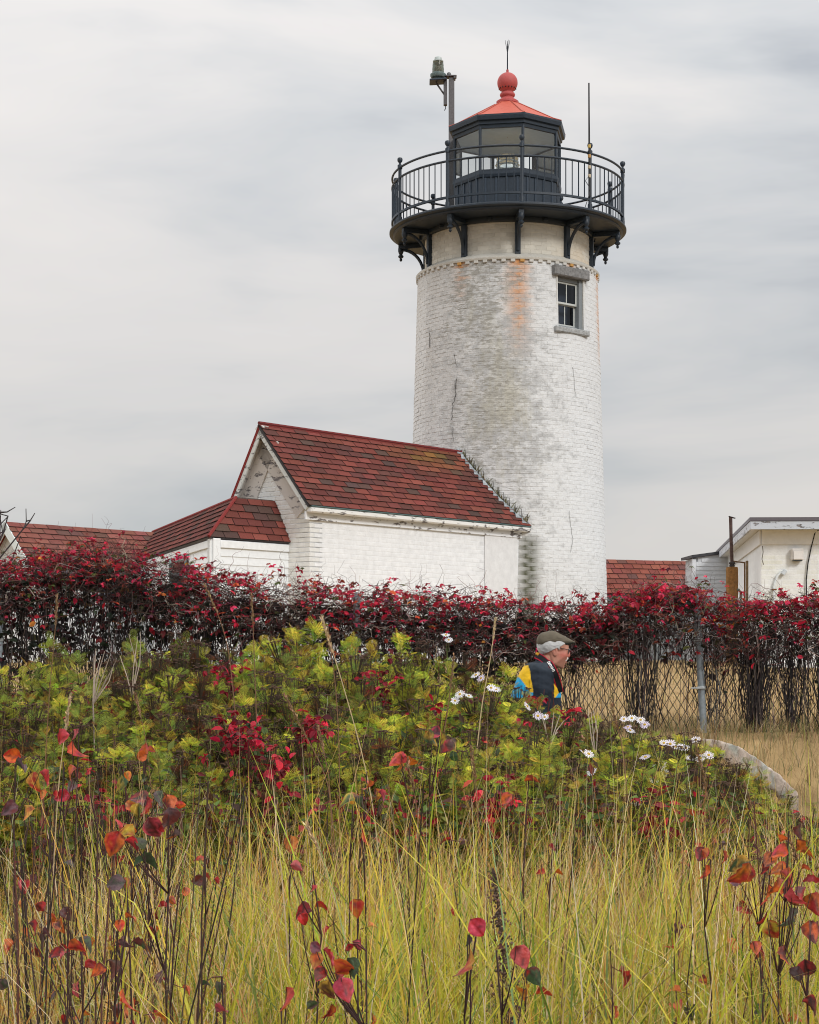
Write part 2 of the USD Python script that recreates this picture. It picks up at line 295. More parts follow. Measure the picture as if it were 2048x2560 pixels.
# shell with the window hole
wth = WHALF / 1.75
ths = np.sort(np.r_[np.linspace(-PI, PI, 161)[:-1], WTH - wth, WTH + wth]); zs = np.sort(np.r_[np.arange(Z0, Z1, .08), Z1, WZ0, WZ1])
TH, ZZ = np.meshgrid(ths, zs); Vt_ = tp(TH, ZZ, TR(ZZ)).reshape(-1, 3)
nt = len(ths); i, j = np.meshgrid(np.arange(len(zs) - 1), np.arange(nt), indexing='ij'); i, j = i.ravel(), j.ravel(); k = (j + 1) % nt
cth = np.where(k > j, (ths[j] + ths[k]) / 2, PI); cz = (zs[i] + zs[i + 1]) / 2
keep = ~((np.abs(cth - WTH) < wth) & (cz > WZ0) & (cz < WZ1)); i, j, k = i[keep], j[keep], k[keep]
tower.part('wall', (Vt_, np.c_[i * nt + j, i * nt + k, (i + 1) * nt + k, (i + 1) * nt + j], wall_tint(TH, ZZ).reshape(-1, 3) * .95), 'tower_paint', True, mask=wall_mask(TH, ZZ).reshape(-1, 3))
# bricks: relief of every brick, painted over; far too small to pick apart singly
CH = .0765; ncourse = int((Z1 - Z0 - .02) / CH)
bv, bf, bc, bm = [], [], [], []; base = 0
QF = np.array([[4, 5, 6, 7], [0, 1, 5, 4], [1, 2, 6, 5], [2, 3, 7, 6], [3, 0, 4, 7]])
for c in range(ncourse):
    z0 = Z0 + c * CH; R = TR(z0); nb = int(round(2 * PI * R / .215)); L = 2 * PI / nb
    t0 = -PI + (c % 2) * L / 2 + np.arange(nb) * L + rng.normal(0, .0015, nb)
    tm = t0 + L / 2
    ok = ~((np.abs(tm - WTH) < wth + L * .5) & (z0 + CH > WZ0 - .12) & (z0 < WZ1 + .2)); t0, tm = t0[ok], tm[ok]; nb = len(t0)
    er = meshkit.fbm(np.stack([tm * 2.2, np.full(nb, z0 * 1.1), np.zeros(nb)], -1), 4, 77)
    proud = .003 + .009 * np.clip((er - .45) * 3, 0, 1) * rng.random(nb) ** 2 + .0018 * rng.random(nb)
    g, gl = .0026, .0006; tilt = rng.normal(0, .0011, (nb, 4)); zj = rng.normal(0, .0012, nb)
    dz0, dz1 = z0 + g + zj, z0 + CH - g + zj
    vs, cts, cms = [], [], []
    for lay in (0, 1):
        e, eg = (0.0, 0.0) if lay == 0 else (.004 / R, .006)
        for q, (ta, za) in enumerate(((t0 + gl / R + e, dz0 + eg), (t0 + L - gl / R - e, dz0 + eg), (t0 + L - gl / R - e, dz1 - eg), (t0 + gl / R + e, dz1 - eg))):
            r = TR(za) + (-.001 if lay == 0 else proud + tilt[:, q]); vs.append(tp(ta, za, r)); cts.append(wall_tint(ta, za)); cms.append(wall_mask(ta, za))
    vs = np.stack(vs, 1)
    col = np.stack(cts, 1) * np.clip(rng.normal(1, .012, (nb, 1, 1)), .9, 1.05)
    bare = rng.random(nb) < .0012; col[bare] = [.16, .11, .10]; bm.append(np.stack(cms, 1).reshape(-1, 3))
    bv.append(vs.reshape(-1, 3)); bc.append(col.reshape(-1, 3)); bf.append((QF[None] + (base + np.arange(nb) * 8)[:, None, None]).reshape(-1, 4)); base += nb * 8
tower.part('brick', (np.vstack(bv), np.vstack(bf), np.vstack(bc)), 'tower_paint', kind='stuff', mask=np.vstack(bm))
# cracks: thin dark open joints
def crack(px0, py0, pts):
    out = []
    for px, py in pts:
        s = (px - 1269) / F * 31.3; th = math.asin(s / 1.8); z = CAMZ + (HZ - py) / F * 31.1
        out.append(tp(np.array(th), z, TR(z) + .014))
    return out
for pts, r in (([(1121, 875), (1126, 895), (1131, 912)], .003), ([(1130, 942), (1127, 965), (1128, 985), (1122, 1010), (1119, 1045)], .0055), ([(1123, 1062), (1124, 1100)], .004), ([(1062, 812), (1061, 850)], .006),
               ([(1423, 910), (1426, 950), (1428, 985)], .0025), ([(1405, 1275), (1410, 1310), (1414, 1345), (1408, 1380)], .0025)):
    q = crack(0, 0, pts); dense = []
    for a_, b_ in zip(q[:-1], q[1:]):
        for t in np.linspace(0, 1, 5)[:-1]: dense.append(a_ + (b_ - a_) * t + rng.normal(0, .006, 3) * [1, 0, 1])
    dense.append(q[-1]); tower.part('crack', tube(dense, r, 4), 'plain', tint=np.array([.05, .045, .04]))
# corbel band and dentils under the drum
DZ = 8.73
tower.part('corbel_band', lathe([(1.70, DZ - .01), (1.755, DZ), (1.762, DZ + .02), (1.762, DZ + .04), (1.74, DZ + .06), (1.60, DZ + .14), (1.58, DZ + .14)], (TX, TY, 0), 96), 'paint_brick', 40, tint=np.array([.50, .485, .44]))
for q in range(64):
    a0 = q / 64 * 2 * PI; w = .042
    p = tp(np.array([a0 - w / 1.75, a0 + w / 1.75]), DZ - .052, 1.70); outw = np.array([math.sin(a0), -math.cos(a0), 0])
    rusty = min(abs(math.degrees(a0) - d) for d in (3.4, 39.4, 75.4, 327.4)) < 2.5
    tower.part('dentil', bevel_box(p[0], p[1] - p[0], outw * .058, [0, 0, .052], .006), 'paint_brick', tint=np.array([.5, .28, .09]) if rusty else np.array([.58, .57, .54]) * rng.uniform(.9, 1.03))
# drum above the band
thd = np.linspace(-PI, PI, 145)[:-1]; zd = np.linspace(DZ + .13, 9.55, 14); TH, ZZ = np.meshgrid(thd, zd)
nd = meshkit.fbm(np.stack([TH * 4, ZZ * 3, 0 * ZZ], -1), 4, 3)[..., None]
cd = np.array([.64, .615, .545]) * (1 - .25 * np.clip((nd - .45) * 3, 0, 1)); rd = np.clip((np.degrees(TH) - 25) / 50, 0, 1)[..., None] * np.clip((nd - .35) * 3, 0, 1) * .75
cd = cd * (1 - rd) + np.array([.58, .36, .14]) * rd
i, j = np.meshgrid(np.arange(len(zd) - 1), np.arange(144), indexing='ij'); i, j = i.ravel(), j.ravel(); k = (j + 1) % 144
drum = tower.part('drum_wall', (tp(TH, ZZ, 1.585).reshape(-1, 3), np.c_[i * 144 + j, i * 144 + k, (i + 1) * 144 + k, (i + 1) * 144 + j], cd.reshape(-1, 3)), 'paint_brick', True)
bl = []
for c in range(10):
    z0 = DZ + .14 + c * CH; nb = 46
    for q in range(nb):
        a0 = (q + (c % 2) / 2) / nb * 2 * PI; w = PI / nb - .0010
        th = np.array([a0 - w, a0 + w]); pr = .003 + .004 * rng.random()
        A = tp(np.r_[th, th[::-1]], np.array([z0 + .004] * 2 + [z0 + CH - .004] * 2), 1.583); B = tp(np.r_[th * [1, 1] + [.004, -.004], (th + [.004, -.004])[::-1]], np.array([z0 + .009] * 2 + [z0 + CH - .009] * 2), 1.585 + pr)
        ndv = meshkit.fbm(np.array([[a0 * 4 if a0 < PI else (a0 - 2 * PI) * 4, z0 * 3, 0]]), 4, 3)[0]; rdv = np.clip(((math.degrees(a0) if a0 < PI else math.degrees(a0) - 360) - 25) / 50, 0, 1) * np.clip((ndv - .35) * 3, 0, 1) * .75
        col = np.array([.655, .63, .56]) * (1 - .25 * np.clip((ndv - .45) * 3, 0, 1)) * rng.uniform(.985, 1.015); col = col * (1 - rdv) + np.array([.58, .36, .14]) * rdv
        bl.append((np.vstack([A, B]), QF, col))
tower.part('brick', cat(bl), 'paint_brick', kind='stuff')
# gallery deck, brackets, railing
tower.part('gallery_deck', lathe([(1.5, 9.53), (2.17, 9.53), (2.20, 9.555), (2.20, 9.575), (2.245, 9.585), (2.27, 9.60), (2.27, 9.625), (2.245, 9.645), (2.21, 9.655), (1.0, 9.655)], (TX, TY, 0), 96), 'iron', 35, tint=IRON)
tower.part('deck_ring', lathe([(1.57, 9.44), (1.64, 9.44), (1.66, 9.47), (1.66, 9.535), (1.57, 9.535)], (TX, TY, 0), 72), 'iron', 35, tint=IRON)
PA = [math.radians(3.4 + 36 * q) for q in range(10)]
for a0 in PA:
    o = np.array([math.sin(a0), -math.cos(a0), 0.]); s = np.array([math.cos(a0), math.sin(a0), 0.]); C = np.array([TX, TY, 0.])
    w = .05
    arm = bevel_box(C + o * 1.58 - s * w + [0, 0, 9.44], o * .58, s * 2 * w, [0, 0, .088], .006)
    leg = bevel_box(C + o * 1.575 - s * w + [0, 0, 8.84], o * .085, s * 2 * w, [0, 0, .598], .006)
    t = np.linspace(0, PI / 2, 10); curve = np.array([C + o * (1.66 + .46 * (1 - math.cos(x))) + [0, 0, 8.90 + .53 * math.sin(x)] for x in t])
    br = tower.part('bracket', cat([arm, leg, tube(curve, .032, 6)]), 'iron', 40, tint=IRON)
    tower.part('pendant', lathe([(.0, 9.20), (.018, 9.21), (.03, 9.235), (.018, 9.26), (.05, 9.285), (.055, 9.31), (.03, 9.335), (.045, 9.37), (.055, 9.40), (.055, 9.46), (.0, 9.53)], C + o * 2.12, 12), 'iron', 40, tint=IRON, under=br)
    tower.part('deck_lug', bevel_box(C + np.array([math.sin(a0 + .314), -math.cos(a0 + .314), 0]) * 1.66 - [.04, .04, -9.46], [.08, 0, 0], [0, .08, 0], [0, 0, .068], .01), 'iron', tint=IRON)
rail_r = 2.215
rl = tower.part('railing', [lathe([(rail_r - .02, zz - .02), (rail_r + .02, zz - .02), (rail_r + .02, zz + .02), (rail_r - .02, zz + .02), (rail_r - .02, zz - .02)], (TX, TY, 0), 96) for zz in (9.81,)] +
                [tube([(TX + rail_r * math.cos(x), TY + rail_r * math.sin(x), zz) for x in np.linspace(0, 2 * PI, 97)], .021, 6, False) for zz in (10.47, 10.655)], 'iron', 40, tint=IRON * 1.2)
for q in range(10):
    a0 = PA[q]; c0 = np.array([TX + rail_r * math.sin(a0), TY - rail_r * math.cos(a0), 0])
    tower.part('post', lathe([(.0, 9.60), (.042, 9.60), (.042, 9.72), (.032, 9.74), (.032, 10.62), (.045, 10.63), (.045, 10.70), (.022, 10.72), (.02, 10.74), (.042, 10.765), (.052, 10.80), (.042, 10.835), (.0, 10.852)], c0, 10), 'iron', 40, tint=IRON * 1.2, under=rl)
    for b in range(1, 10):
        a1 = a0 + b / 10 * PI / 5; c1 = np.array([TX + rail_r * math.sin(a1), TY - rail_r * math.cos(a1), 0])
        tower.part('baluster', tube([c1 + [0, 0, 9.81], c1 + [0, 0, 10.47]], .0105, 5, False), 'iron', tint=IRON * 1.2, under=rl)
# lantern: octagon
OA = [math.radians(12.6 + 45 * q) for q in range(8)]
def op(a, r, z): return np.array([TX + r * math.sin(a), TY - r * math.cos(a), z])
def octa(profile): return lathe(profile, (TX, TY, 0), 8, math.radians(12.6 - 90))
tower.part('lantern_base', octa([(1.0, 9.65), (1.045, 9.652), (1.045, 10.44), (1.07, 10.45), (1.085, 10.50), (1.085, 10.555), (1.0, 10.565), (.9, 10.565)]), 'iron', tint=IRON * 1.25)
tower.part('lantern_floor', octa([(.97, 10.50), (.01, 10.50)]), 'painted_wood', tint=GREYW)
for q in range(8):
    a0, a1 = OA[q], OA[(q + 1) % 8]
    A, B = op(a0, 1.049, 9.66), op(a1, 1.049, 9.66); e = (B - A) / np.linalg.norm(B - A); nrm = np.array([e[1], -e[0], 0]); L = np.linalg.norm(B - A)
    for k in range(4):     # riveted plate straps on the base
        tower.part('strap', bevel_box(A + e * (L * (k + .5) / 4 - .02), e * .04, nrm * .012, [0, 0, .78], .004), 'iron', tint=IRON * 1.7)
    A, B = op(a0, 1.04, 10.565), op(a1, 1.04, 10.565)
    tower.part('lantern_pane', (np.array([A, B, B + [0, 0, .80], A + [0, 0, .80]]), np.array([[0, 1, 2, 3]])), 'clear_pane')
    tower.part('mullion', tube([op(a0, 1.045, 10.55), op(a0, 1.045, 11.39)], .032, 6), 'iron', tint=IRON * 1.2)
    tower.part('glazing_bead', obox(A - nrm * .01 + [0, 0, -.002], B - A, nrm * .03, [0, 0, .03]), 'iron', tint=IRON)
tower.part('lantern_ceiling', octa([(1.02, 11.372), (.25, 11.46), (.01, 11.46)]), 'painted_wood', tint=np.array([.76, .86, .93]))  # bright pale blue stands in for sky reflected in the panes
tower.part('cornice', octa([(1.0, 11.365), (1.065, 11.36), (1.075, 11.42), (1.10, 11.43), (1.105, 11.485), (1.15, 11.50), (1.165, 11.565), (1.165, 11.595), (1.12, 11.605)]), 'iron', tint=IRON * 1.25)
RED = np.array([.50, .105, .066])
roof = tower.part('lantern_roof', octa([(1.163, 11.597), (1.0, 11.66), (.24, 12.085), (.19, 12.12)]), 'painted_wood', tint=RED)
for q in range(8):
    tower.part('roof_seam', tube([op(OA[q], 1.165, 11.60), op(OA[q], .99, 11.672), op(OA[q], .24, 12.092)], .010, 5), 'painted_wood', tint=RED * .8, under=roof)
tower.part('ventilator', lathe([(.19, 12.09), (.215, 12.11), (.215, 12.15), (.18, 12.175), (.125, 12.21), (.115, 12.235), (.14, 12.255), (.148, 12.285), (.135, 12.315), (.105, 12.33)] +
           [(.197 * math.cos(t), 12.515 + .197 * math.sin(t)) for t in np.linspace(-1.0, 1.42, 16)] + [(.025, 12.715), (.025, 12.765), (.0, 12.77)], (TX, TY, 0), 32), 'painted_wood', 50, tint=np.array([.42, .080, .075]))
for q in range(16):
    a0 = q / 16 * 2 * PI + .1; d = np.array([math.sin(a0) * math.cos(-.62), -math.cos(a0) * math.cos(-.62), math.sin(-.62)])
    c = np.array([TX, TY, 12.515]) + d * .197
    tower.part('vent_hole', ball(c, .014, 1), 'plain', tint=np.array([.02, .01, .01]))
c = np.array([TX, TY, 0])
tower.part('lightning_rod', cat([tube([c + [0, 0, 12.75], c + [0, 0, 13.22]], [.013, .010], 6)] + [tube([c + [0, 0, 13.10], c + [dx, dy, 13.335]], [.008, .004], 5) for dx, dy in ((-.045, 0), (.045, .01), (.012, -.03), (0, .04))]), 'iron', tint=IRON)
# tower window
wo = np.array([math.sin(WTH), -math.cos(WTH), 0]); ws = np.array([math.cos(WTH), math.sin(WTH), 0]); WC = np.array([TX, TY, 0])
def wb(s0, s1, r0, r1, z0, z1, bev=.006): return bevel_box(WC + ws * s0 + wo * r0 + [0, 0, z0], ws * (s1 - s0), wo * (r1 - r0), [0, 0, z1 - z0], bev)
RW = TR(8.0)
WOODG = np.array([.30, .33, .35])
win = tower.part('window', cat([wb(-WHALF - .035, -WHALF, RW - .36, RW - .03, WZ0 - .02, WZ1 + .02), wb(WHALF, WHALF + .035, RW - .36, RW - .03, WZ0 - .02, WZ1 + .02)]), 'paint_brick', tint=np.array([.6, .6, .58]), label='recessed brick jambs of the window')
FR = RW - .15
tower.part('frame', cat([wb(-WHALF, -.28, FR - .06, FR + .04, WZ0, WZ1), wb(.245, WHALF, FR - .06, FR + .09, WZ0, WZ1), wb(-.28, .245, FR - .06, FR + .06, WZ1 - .07, WZ1), wb(-.28, .245, FR - .06, FR + .05, WZ0, WZ0 + .05)]), 'painted_wood', tint=WOODG * .7, under=win)
zm = (WZ0 + WZ1) / 2
for z0, z1, dr in ((zm - .02, WZ1 - .07, 0.02), (WZ0 + .05, zm + .005, -.03)):
    sh = [wb(-.28, -.245, FR - .02 + dr, FR + .012 + dr, z0, z1), wb(.21, .245, FR - .02 + dr, FR + .012 + dr, z0, z1), wb(-.245, .21, FR - .02 + dr, FR + .012 + dr, z0, z0 + .04), wb(-.245, .21, FR - .02 + dr, FR + .012 + dr, z1 - .035, z1), wb(-.028, -.006, FR - .015 + dr, FR + .01 + dr, z0 + .04, z1 - .035, .003)]
    tower.part('sash', cat(sh), 'painted_wood', tint=np.array([.50, .52, .50]), under=win)
    for s0, s1 in ((-.245, -.028), (-.006, .21)):
        A = WC + wo * (FR + dr)
        tower.part('pane', (np.array([A + ws * s0 + [0, 0, z0 + .04], A + ws * s1 + [0, 0, z0 + .04], A + ws * s1 + [0, 0, z1 - .035], A + ws * s0 + [0, 0, z1 - .035]]), np.array([[0, 1, 2, 3]])), 'dim_pane', under=win)
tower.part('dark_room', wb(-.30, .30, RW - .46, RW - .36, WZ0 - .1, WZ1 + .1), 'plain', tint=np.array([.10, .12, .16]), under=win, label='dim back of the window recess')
tower.part('lintel', wb(-.45, .45, RW - .14, RW + .035, WZ1, WZ1 + .19, .02), 'stone', 30, tint=np.array([.20, .20, .20]), under=win)
tower.part('sill', wb(-.43, .44, RW - .22, RW + .045, WZ0 - .11, WZ0, .02), 'stone', 30, tint=np.array([.33, .34, .34]), under=win)

# lens in the lantern
lens = Thing('lantern_lens', 'glass lens on its pedestal inside the lighthouse lantern', 'lens', (TX, TY, 10.5))
lens.part('pedestal', lathe([(.0, 10.5), (.2, 10.5), (.16, 10.55), (.1, 10.58), (.1, 10.68), (.2, 10.7), (.2, 10.73), (0, 10.73)], (TX, TY, 0), 20), 'iron', 40, tint=IRON * 3)
pr = [(.02, 10.73), (.2, 10.73)]
for q in range(7): pr += [(.215, 10.75 + q * .05), (.24 - .02 * abs(q - 3), 10.775 + q * .05)]
lens.part('glass', lathe(pr + [(.16, 11.12), (.02, 11.15)], (TX, TY, 0), 24), 'lens_glass', 30)

# ------------------------------------------------------------------ beacon on its post, whip antenna
bx, by = XD(1129, 33.35), 33.35
GPOST = np.array([.10, .10, .105])
beacon = Thing('beacon_post', 'tall grey post with green glass beacon lamp on a side bracket, left of the lantern', 'beacon', (bx, by, 9.655))
beacon.part('post', bevel_box([bx - .055, by - .055, 9.655], [.11, 0, 0], [0, .11, 0], [0, 0, 3.15], .008), 'iron', tint=GPOST)
beacon.part('cap', cat([bevel_box([bx - .12, by - .09, 12.805], [.22, 0, 0], [0, .18, 0], [0, 0, .025], .006), bevel_box([bx + .04, by - .09, 12.765], [.04, 0, 0], [0, .18, 0], [0, 0, .04], .006), ball([bx - .05, by, 12.86], [.045, .045, .05], 2)]), 'iron', 40, tint=GPOST)
beacon.part('hanger', bevel_box([bx - .155, by - .05, 12.26], [.07, 0, 0], [0, .1, 0], [0, 0, .54], .006), 'iron', tint=GPOST * .8)
beacon.part('hook', tube([(bx - .12, by, 12.27), (bx - .115, by, 12.2), (bx - .14, by, 12.16)], .009, 5), 'iron', tint=IRON)
beacon.part('platform', bevel_box([bx - .43, by - .16, 12.70], [.33, 0, .02], [0, .32, 0], [0, 0, .035], .01), 'iron', tint=IRON * 1.5)
beacon.part('brace', tube([(bx - .30, by, 12.70), (bx - .14, by, 12.47)], .018, 6), 'iron', tint=GPOST * .8)
lx = bx - .262
lamp = beacon.part('lamp_base', lathe([(0, 12.735), (.085, 12.735), (.085, 12.79), (.135, 12.80), (.155, 12.83), (.155, 12.865), (.125, 12.885), (.02, 12.885)], (lx, by, 0), 28), 'iron', 40, tint=np.array([.12, .17, .17]))
beacon.part('lens', lathe([(.118, 12.885), (.114, 12.95), (.117, 12.96), (.108, 13.03), (.111, 13.04), (.099, 13.115), (.02, 13.115)], (lx, by, 0), 28), 'green_glass', 40, under=lamp)
beacon.part('lamp_core', lathe([(.0, 12.89), (.05, 12.89), (.06, 12.95), (.05, 13.0), (.03, 13.03), (.06, 13.06), (.06, 13.09), (0, 13.1)], (lx, by, 0), 16), 'plain', 40, tint=np.array([.42, .34, .30]), under=lamp)
beacon.part('lens_cap', lathe([(.102, 13.112), (.104, 13.128), (.078, 13.14), (.07, 13.19), (.05, 13.205), (0, 13.21)], (lx, by, 0), 24), 'iron', 40, tint=np.array([.42, .47, .46]), under=lamp)
beacon.part('cable', tube([(bx - .06, by - .06, 9.7), (bx - .10, by - .1, 10.1), (bx - .065, by - .06, 10.5), (bx - .06, by - .06, 10.7)], .009, 5), 'iron', tint=IRON)
a0 = PA[1]; ac = np.array([TX + (rail_r + .03) * math.sin(a0) - .035, TY - (rail_r + .03) * math.cos(a0) - .03, 0])
ant = Thing('whip_antenna', 'thin black whip antenna strapped to a railing post right of the lantern', 'antenna', ac + [0, 0, 9.8])
ant.part('mast', tube([ac + [0, 0, 9.85], ac + [0, 0, 10.78], ac + [-.005, 0, 10.8], ac + [-.01, 0, 11.92]], [.022, .022, .017, .014], 8), 'plain', tint=np.array([.008, .008, .009]))
for z, cc in ((10.20, (.5, .42, .3)), (10.36, (.5, .42, .3)), (10.56, (.45, .25, .08)), (10.74, (.5, .35, .1))):
    ant.part('tape_band', lathe([(.026, z), (.028, z + .01), (.028, z + .05), (.026, z + .06)], ac, 10), 'plain', tint=np.array(cc))
ant.part('cable', tube([ac + [-.01, -.02, 10.22], ac + [-.08, -.02, 10.14], ac + [-.02, -.02, 10.05], ac + [.01, -.02, 9.95], ac + [-.05, -.03, 9.75], ac + [-.08, -.02, 9.66]], .007, 5), 'plain', tint=DARK)

# ------------------------------------------------------------------ shingled roofs
SH = [(.165, .046, .036, 5), (.135, .040, .033, 4), (.20, .056, .043, 2), (.105, .040, .034, 2), (.085, .050, .042, 1.4)]
def shingles(thing, roof_path, o, u, v, n, outline, joined=False, e=.128, tab=.305, pal=SH, clip=None, moss=None, seed=1, flip=0):
    """tabs of three-tab shingles on the plane o + s u + t v (v up the slope), cut to the outline; each tab its own part unless joined"""
    r = np.random.default_rng(seed); outline = Polygon(outline); x0, y0, x1, y1 = outline.bounds; acc = []
    rows = int(math.ceil((y1 - y0) / e))
    for row in range(rows):
        t0 = y0 + row * e - .01; sh = (row % 2) * tab / 2 + r.uniform(-.012, .012) + flip * row * .02
        for c in range(-2, int((x1 - x0) / tab) + 2):
            g = .013; s0 = x0 + c * tab + sh; dl = r.uniform(-.006, .006)
            quad = sbox(s0 + g / 2, t0 + dl, s0 + tab - g / 2, t0 + e + .012); q = quad.intersection(outline)
            if q.is_empty or q.area < .0012 or q.geom_type != 'Polygon': continue
            cs, ct = q.centroid.x, q.centroid.y
            if clip is not None and clip(o + u * cs + v * ct): continue
            pts = np.array(q.exterior.coords)[:-1]
            if Polygon(pts).exterior.is_ccw is False: pts = pts[::-1]
            lift = .024 - .018 * np.clip((pts[:, 1] - t0) / e, 0, 1.05) + r.uniform(-.001, .003)
            top = o + pts[:, :1] * u + pts[:, 1:] * v + lift[:, None] * n; bot = o + pts[:, :1] * u + pts[:, 1:] * v + .001 * n
            k = len(pts); f = [[0, a, a + 1] for a in range(1, k - 1)]
            for a in range(k):
                b = (a + 1) % k; f += [[2 * k + a, 2 * k + b, k + b], [2 * k + a, k + b, k + a]]
            col = pick(pal, 1, .08, r)[0]
            if moss is not None:
                w = moss(cs, ct, r); col = col * (1 - w) + np.array([.22, .13, .025]) * w
            m = (np.vstack([top, top, bot]), np.array(f), np.vstack([np.tile(col, (k, 1)), np.tile([.022, .018, .018], (2 * k, 1))]))  # side faces painted asphalt dark to draw the shadow line of each course
            if joined: acc.append(m)
            else: thing.part('shingle', m, 'shingle', under=roof_path)
    if joined and acc: thing.part('shingle', cat(acc), 'shingle', under=roof_path, kind='stuff')
def wall_bricks(thing, o, u, n, L, H, tintf, seed=3, proud=.003, clip=None, under=None):
    """painted bricks over a flat wall, joined: too small to pick apart"""
    r = np.random.default_rng(seed); acc = []
    up = np.array([0, 0, 1.])
    for c in range(int(H / CH)):
        for k in range(-1, int(L / .215) + 1):
            s0 = max(0, k * .215 + (c % 2) * .107 + .003); s1 = min(L, (k + 1) * .215 + (c % 2) * .107 - .003)
            if s1 - s0 < .03: continue
            z0, z1 = c * CH + .004, (c + 1) * CH - .004
            if clip is not None and not clip((s0 + s1) / 2, z1): continue
            p = proud * r.uniform(.4, 1.6); s0, s1 = s0 - .0024, s1 + .0024; A = [o + u * s + up * z - n * .001 for s, z in ((s0, z0), (s1, z0), (s1, z1), (s0, z1))]; B = [o + u * s + up * z + n * p for s, z in ((s0 + .002, z0 + .008), (s1 - .002, z0 + .008), (s1 - .002, z1 - .006), (s0 + .002, z1 - .006))]
            acc.append((np.array(A + B), QF if np.dot(np.cross(u, up), n) > 0 else QF[:, ::-1], tintf((s0 + s1) / 2, (z0 + z1) / 2) * r.uniform(.985, 1.012)))
    thing.part('brick', cat(acc), 'paint_brick', kind='stuff', under=under)
UP = np.array([0, 0, 1.])
# ------------------------------------------------------------------ brick passage between porch and tower
d1 = unit([.652, .758, 0]); d2 = unit([-.758, .652, 0]); nw = -d2          # along the ridge towards the tower; across to the left; outward normal of the long wall
HW2 = .64; NC = np.array([-1.565, 26.81, 1.3]); LW, HWID, EZ, RZ = 5.6, .98, 3.86, 5.22
house = Thing('brick_passage', 'white brick passage with red shingled gable roof running into the lighthouse', 'outbuilding', NC)
H0 = EZ - 1.3 - .10
def ptint(s, z):
    n1 = float(meshkit.fbm(np.array([s * 1.3, z * 1.3, 2.]), 4, 9)); c = WHITE * (1.0 - .12 * max(0, n1 - .5))
    if s > 4.35: c = c * .93 - .08 * max(0, n1 - .45)
    if s < .14: c = c * np.array([.95, .94, .90])
    return np.clip(c, .2, 1)
house.part('wall', [obox(NC, d1 * LW, d2 * .3, UP * H0), obox(NC + d2 * (HWID + HW2 - .3), d1 * LW, d2 * .3, UP * H0)], 'paint_brick', tint=WHITE * .97)
wall_bricks(house, NC, d1, nw, LW, H0, ptint, 3, .0014)
pil = bevel_box(NC + d1 * 4.42 + nw * .004, d1 * .95, nw * .02, UP * H0, .004); house.part('wall_patch', pil, 'paint_brick', tint=np.array([.69, .70, .71]), label='greyer strip of wall beside the tower')
# gable wall
gp = [(0, 0), (HWID + HW2, 0), (HWID + HW2, H0), (HWID, RZ - 1.3 - .14), (0, H0)]
house.part('gable_wall', prism(gp, NC, d2, UP, -d1, -.28, 0.0), 'paint_brick', tint=WHITE * .93)
def inside_gable(s, z): return z < H0 + (RZ - .14 - EZ + .10) * (1 - (HWID - s) / HWID if s < HWID else 1 - (s - HWID) / HW2)
def gtint(s, z):
    n1 = float(meshkit.fbm(np.array([s * 3, z * 1.2, 7.]), 4, 19)); c = np.array([.75, .745, .72]) * (1 - .15 * max(0, n1 - .45))
    if s < .45: c = c * (1 - np.array([.16, .16, .22]) * min(1, max(0, n1 - .45) * 5))
    return c
wall_bricks(house, NC - d1 * .001, d2, -d1, HWID + HW2, RZ - 1.3, gtint, 5, .006, clip=inside_gable)
# roof slabs
OV, GO = .14, .16                                                # eave overhang, gable overhang
slope = unit(np.array([*(d2[:2] * (HWID + OV)), RZ - EZ])); slopeL = math.hypot(HWID + OV, RZ - EZ)
nr = np.cross(d1, slope); nr = nr if nr[2] > 0 else -nr
RO = NC + nw * OV - d1 * GO; RO[2] = EZ
LR = LW + GO + .1
def in_tower(p, grow=.0): return math.hypot(p[0] - TX, p[1] - TY) < TR(p[2]) + grow
rf = house.part('roof', [prism([(0, 0), (LR, 0), (LR, slopeL), (0, slopeL)], RO, d1, slope, nr, -.05, 0.0)], 'painted_wood', tint=np.array([.05, .05, .055]))
shingles(house, rf, RO, d1, slope, nr, [(-.02, -.02), (LR, -.02), (LR, slopeL), (-.02, slopeL)], clip=lambda p: in_tower(p, -.02), seed=11,
         moss=lambda s, t, r: .75 * math.exp(-((s - 4.0) / .75) ** 2 - ((t - 1.48) / .22) ** 2) * r.uniform(.2, 1.1))
slope2 = unit(np.array([*(-d2[:2] * (HW2 + OV)), RZ - EZ])); slopeL2 = math.hypot(HW2 + OV, RZ - EZ); RO2 = NC + d2 * (HWID + HW2 + OV) - d1 * GO; RO2[2] = EZ; nr2 = np.cross(slope2, d1); nr2 = nr2 if nr2[2] > 0 else -nr2
house.part('roof', prism([(0, 0), (LR, 0), (LR, slopeL2), (0, slopeL2)], RO2, d1, slope2, nr2, -.05, 0.0), 'shingle', tint=np.array([.2, .03, .028]), label='far slope of the roof')
house.part('ridge_cap', tube([RO + slope * slopeL + nr * .0 + UP * .012, RO + slope * slopeL + d1 * LR + UP * .012], .03, 6), 'shingle', tint=np.array([.15, .03, .03]))
# rake boards and frieze under the verge
for sg, O_, sl, nn, slopeL in ((1, RO, slope, nr, slopeL), (-1, RO2, slope2, nr2, slopeL2)):
    house.part('rake_board', prism([(0.0, 0.0), (.028, 0.0), (.028, slopeL), (0, slopeL)], O_ + d1 * .005, d1, sl, nn, -.12, -.052), 'flaking_paint', tint=np.array([.60, .62, .60]))
    house.part('verge_soffit', prism([(.034, .0), (GO + .0, .0), (GO, slopeL), (.034, slopeL)], O_, d1, sl, nn, -.075, -.054), 'flaking_paint', tint=np.array([.46, .43, .40]))
    house.part('gable_frieze', prism([(GO - .03, .12), (GO - .004, .12), (GO - .004, slopeL - .12), (GO - .03, slopeL - .12)], O_, d1, sl, nn, -.42, -.078), 'flaking_paint', tint=np.array([.56, .52, .48]))
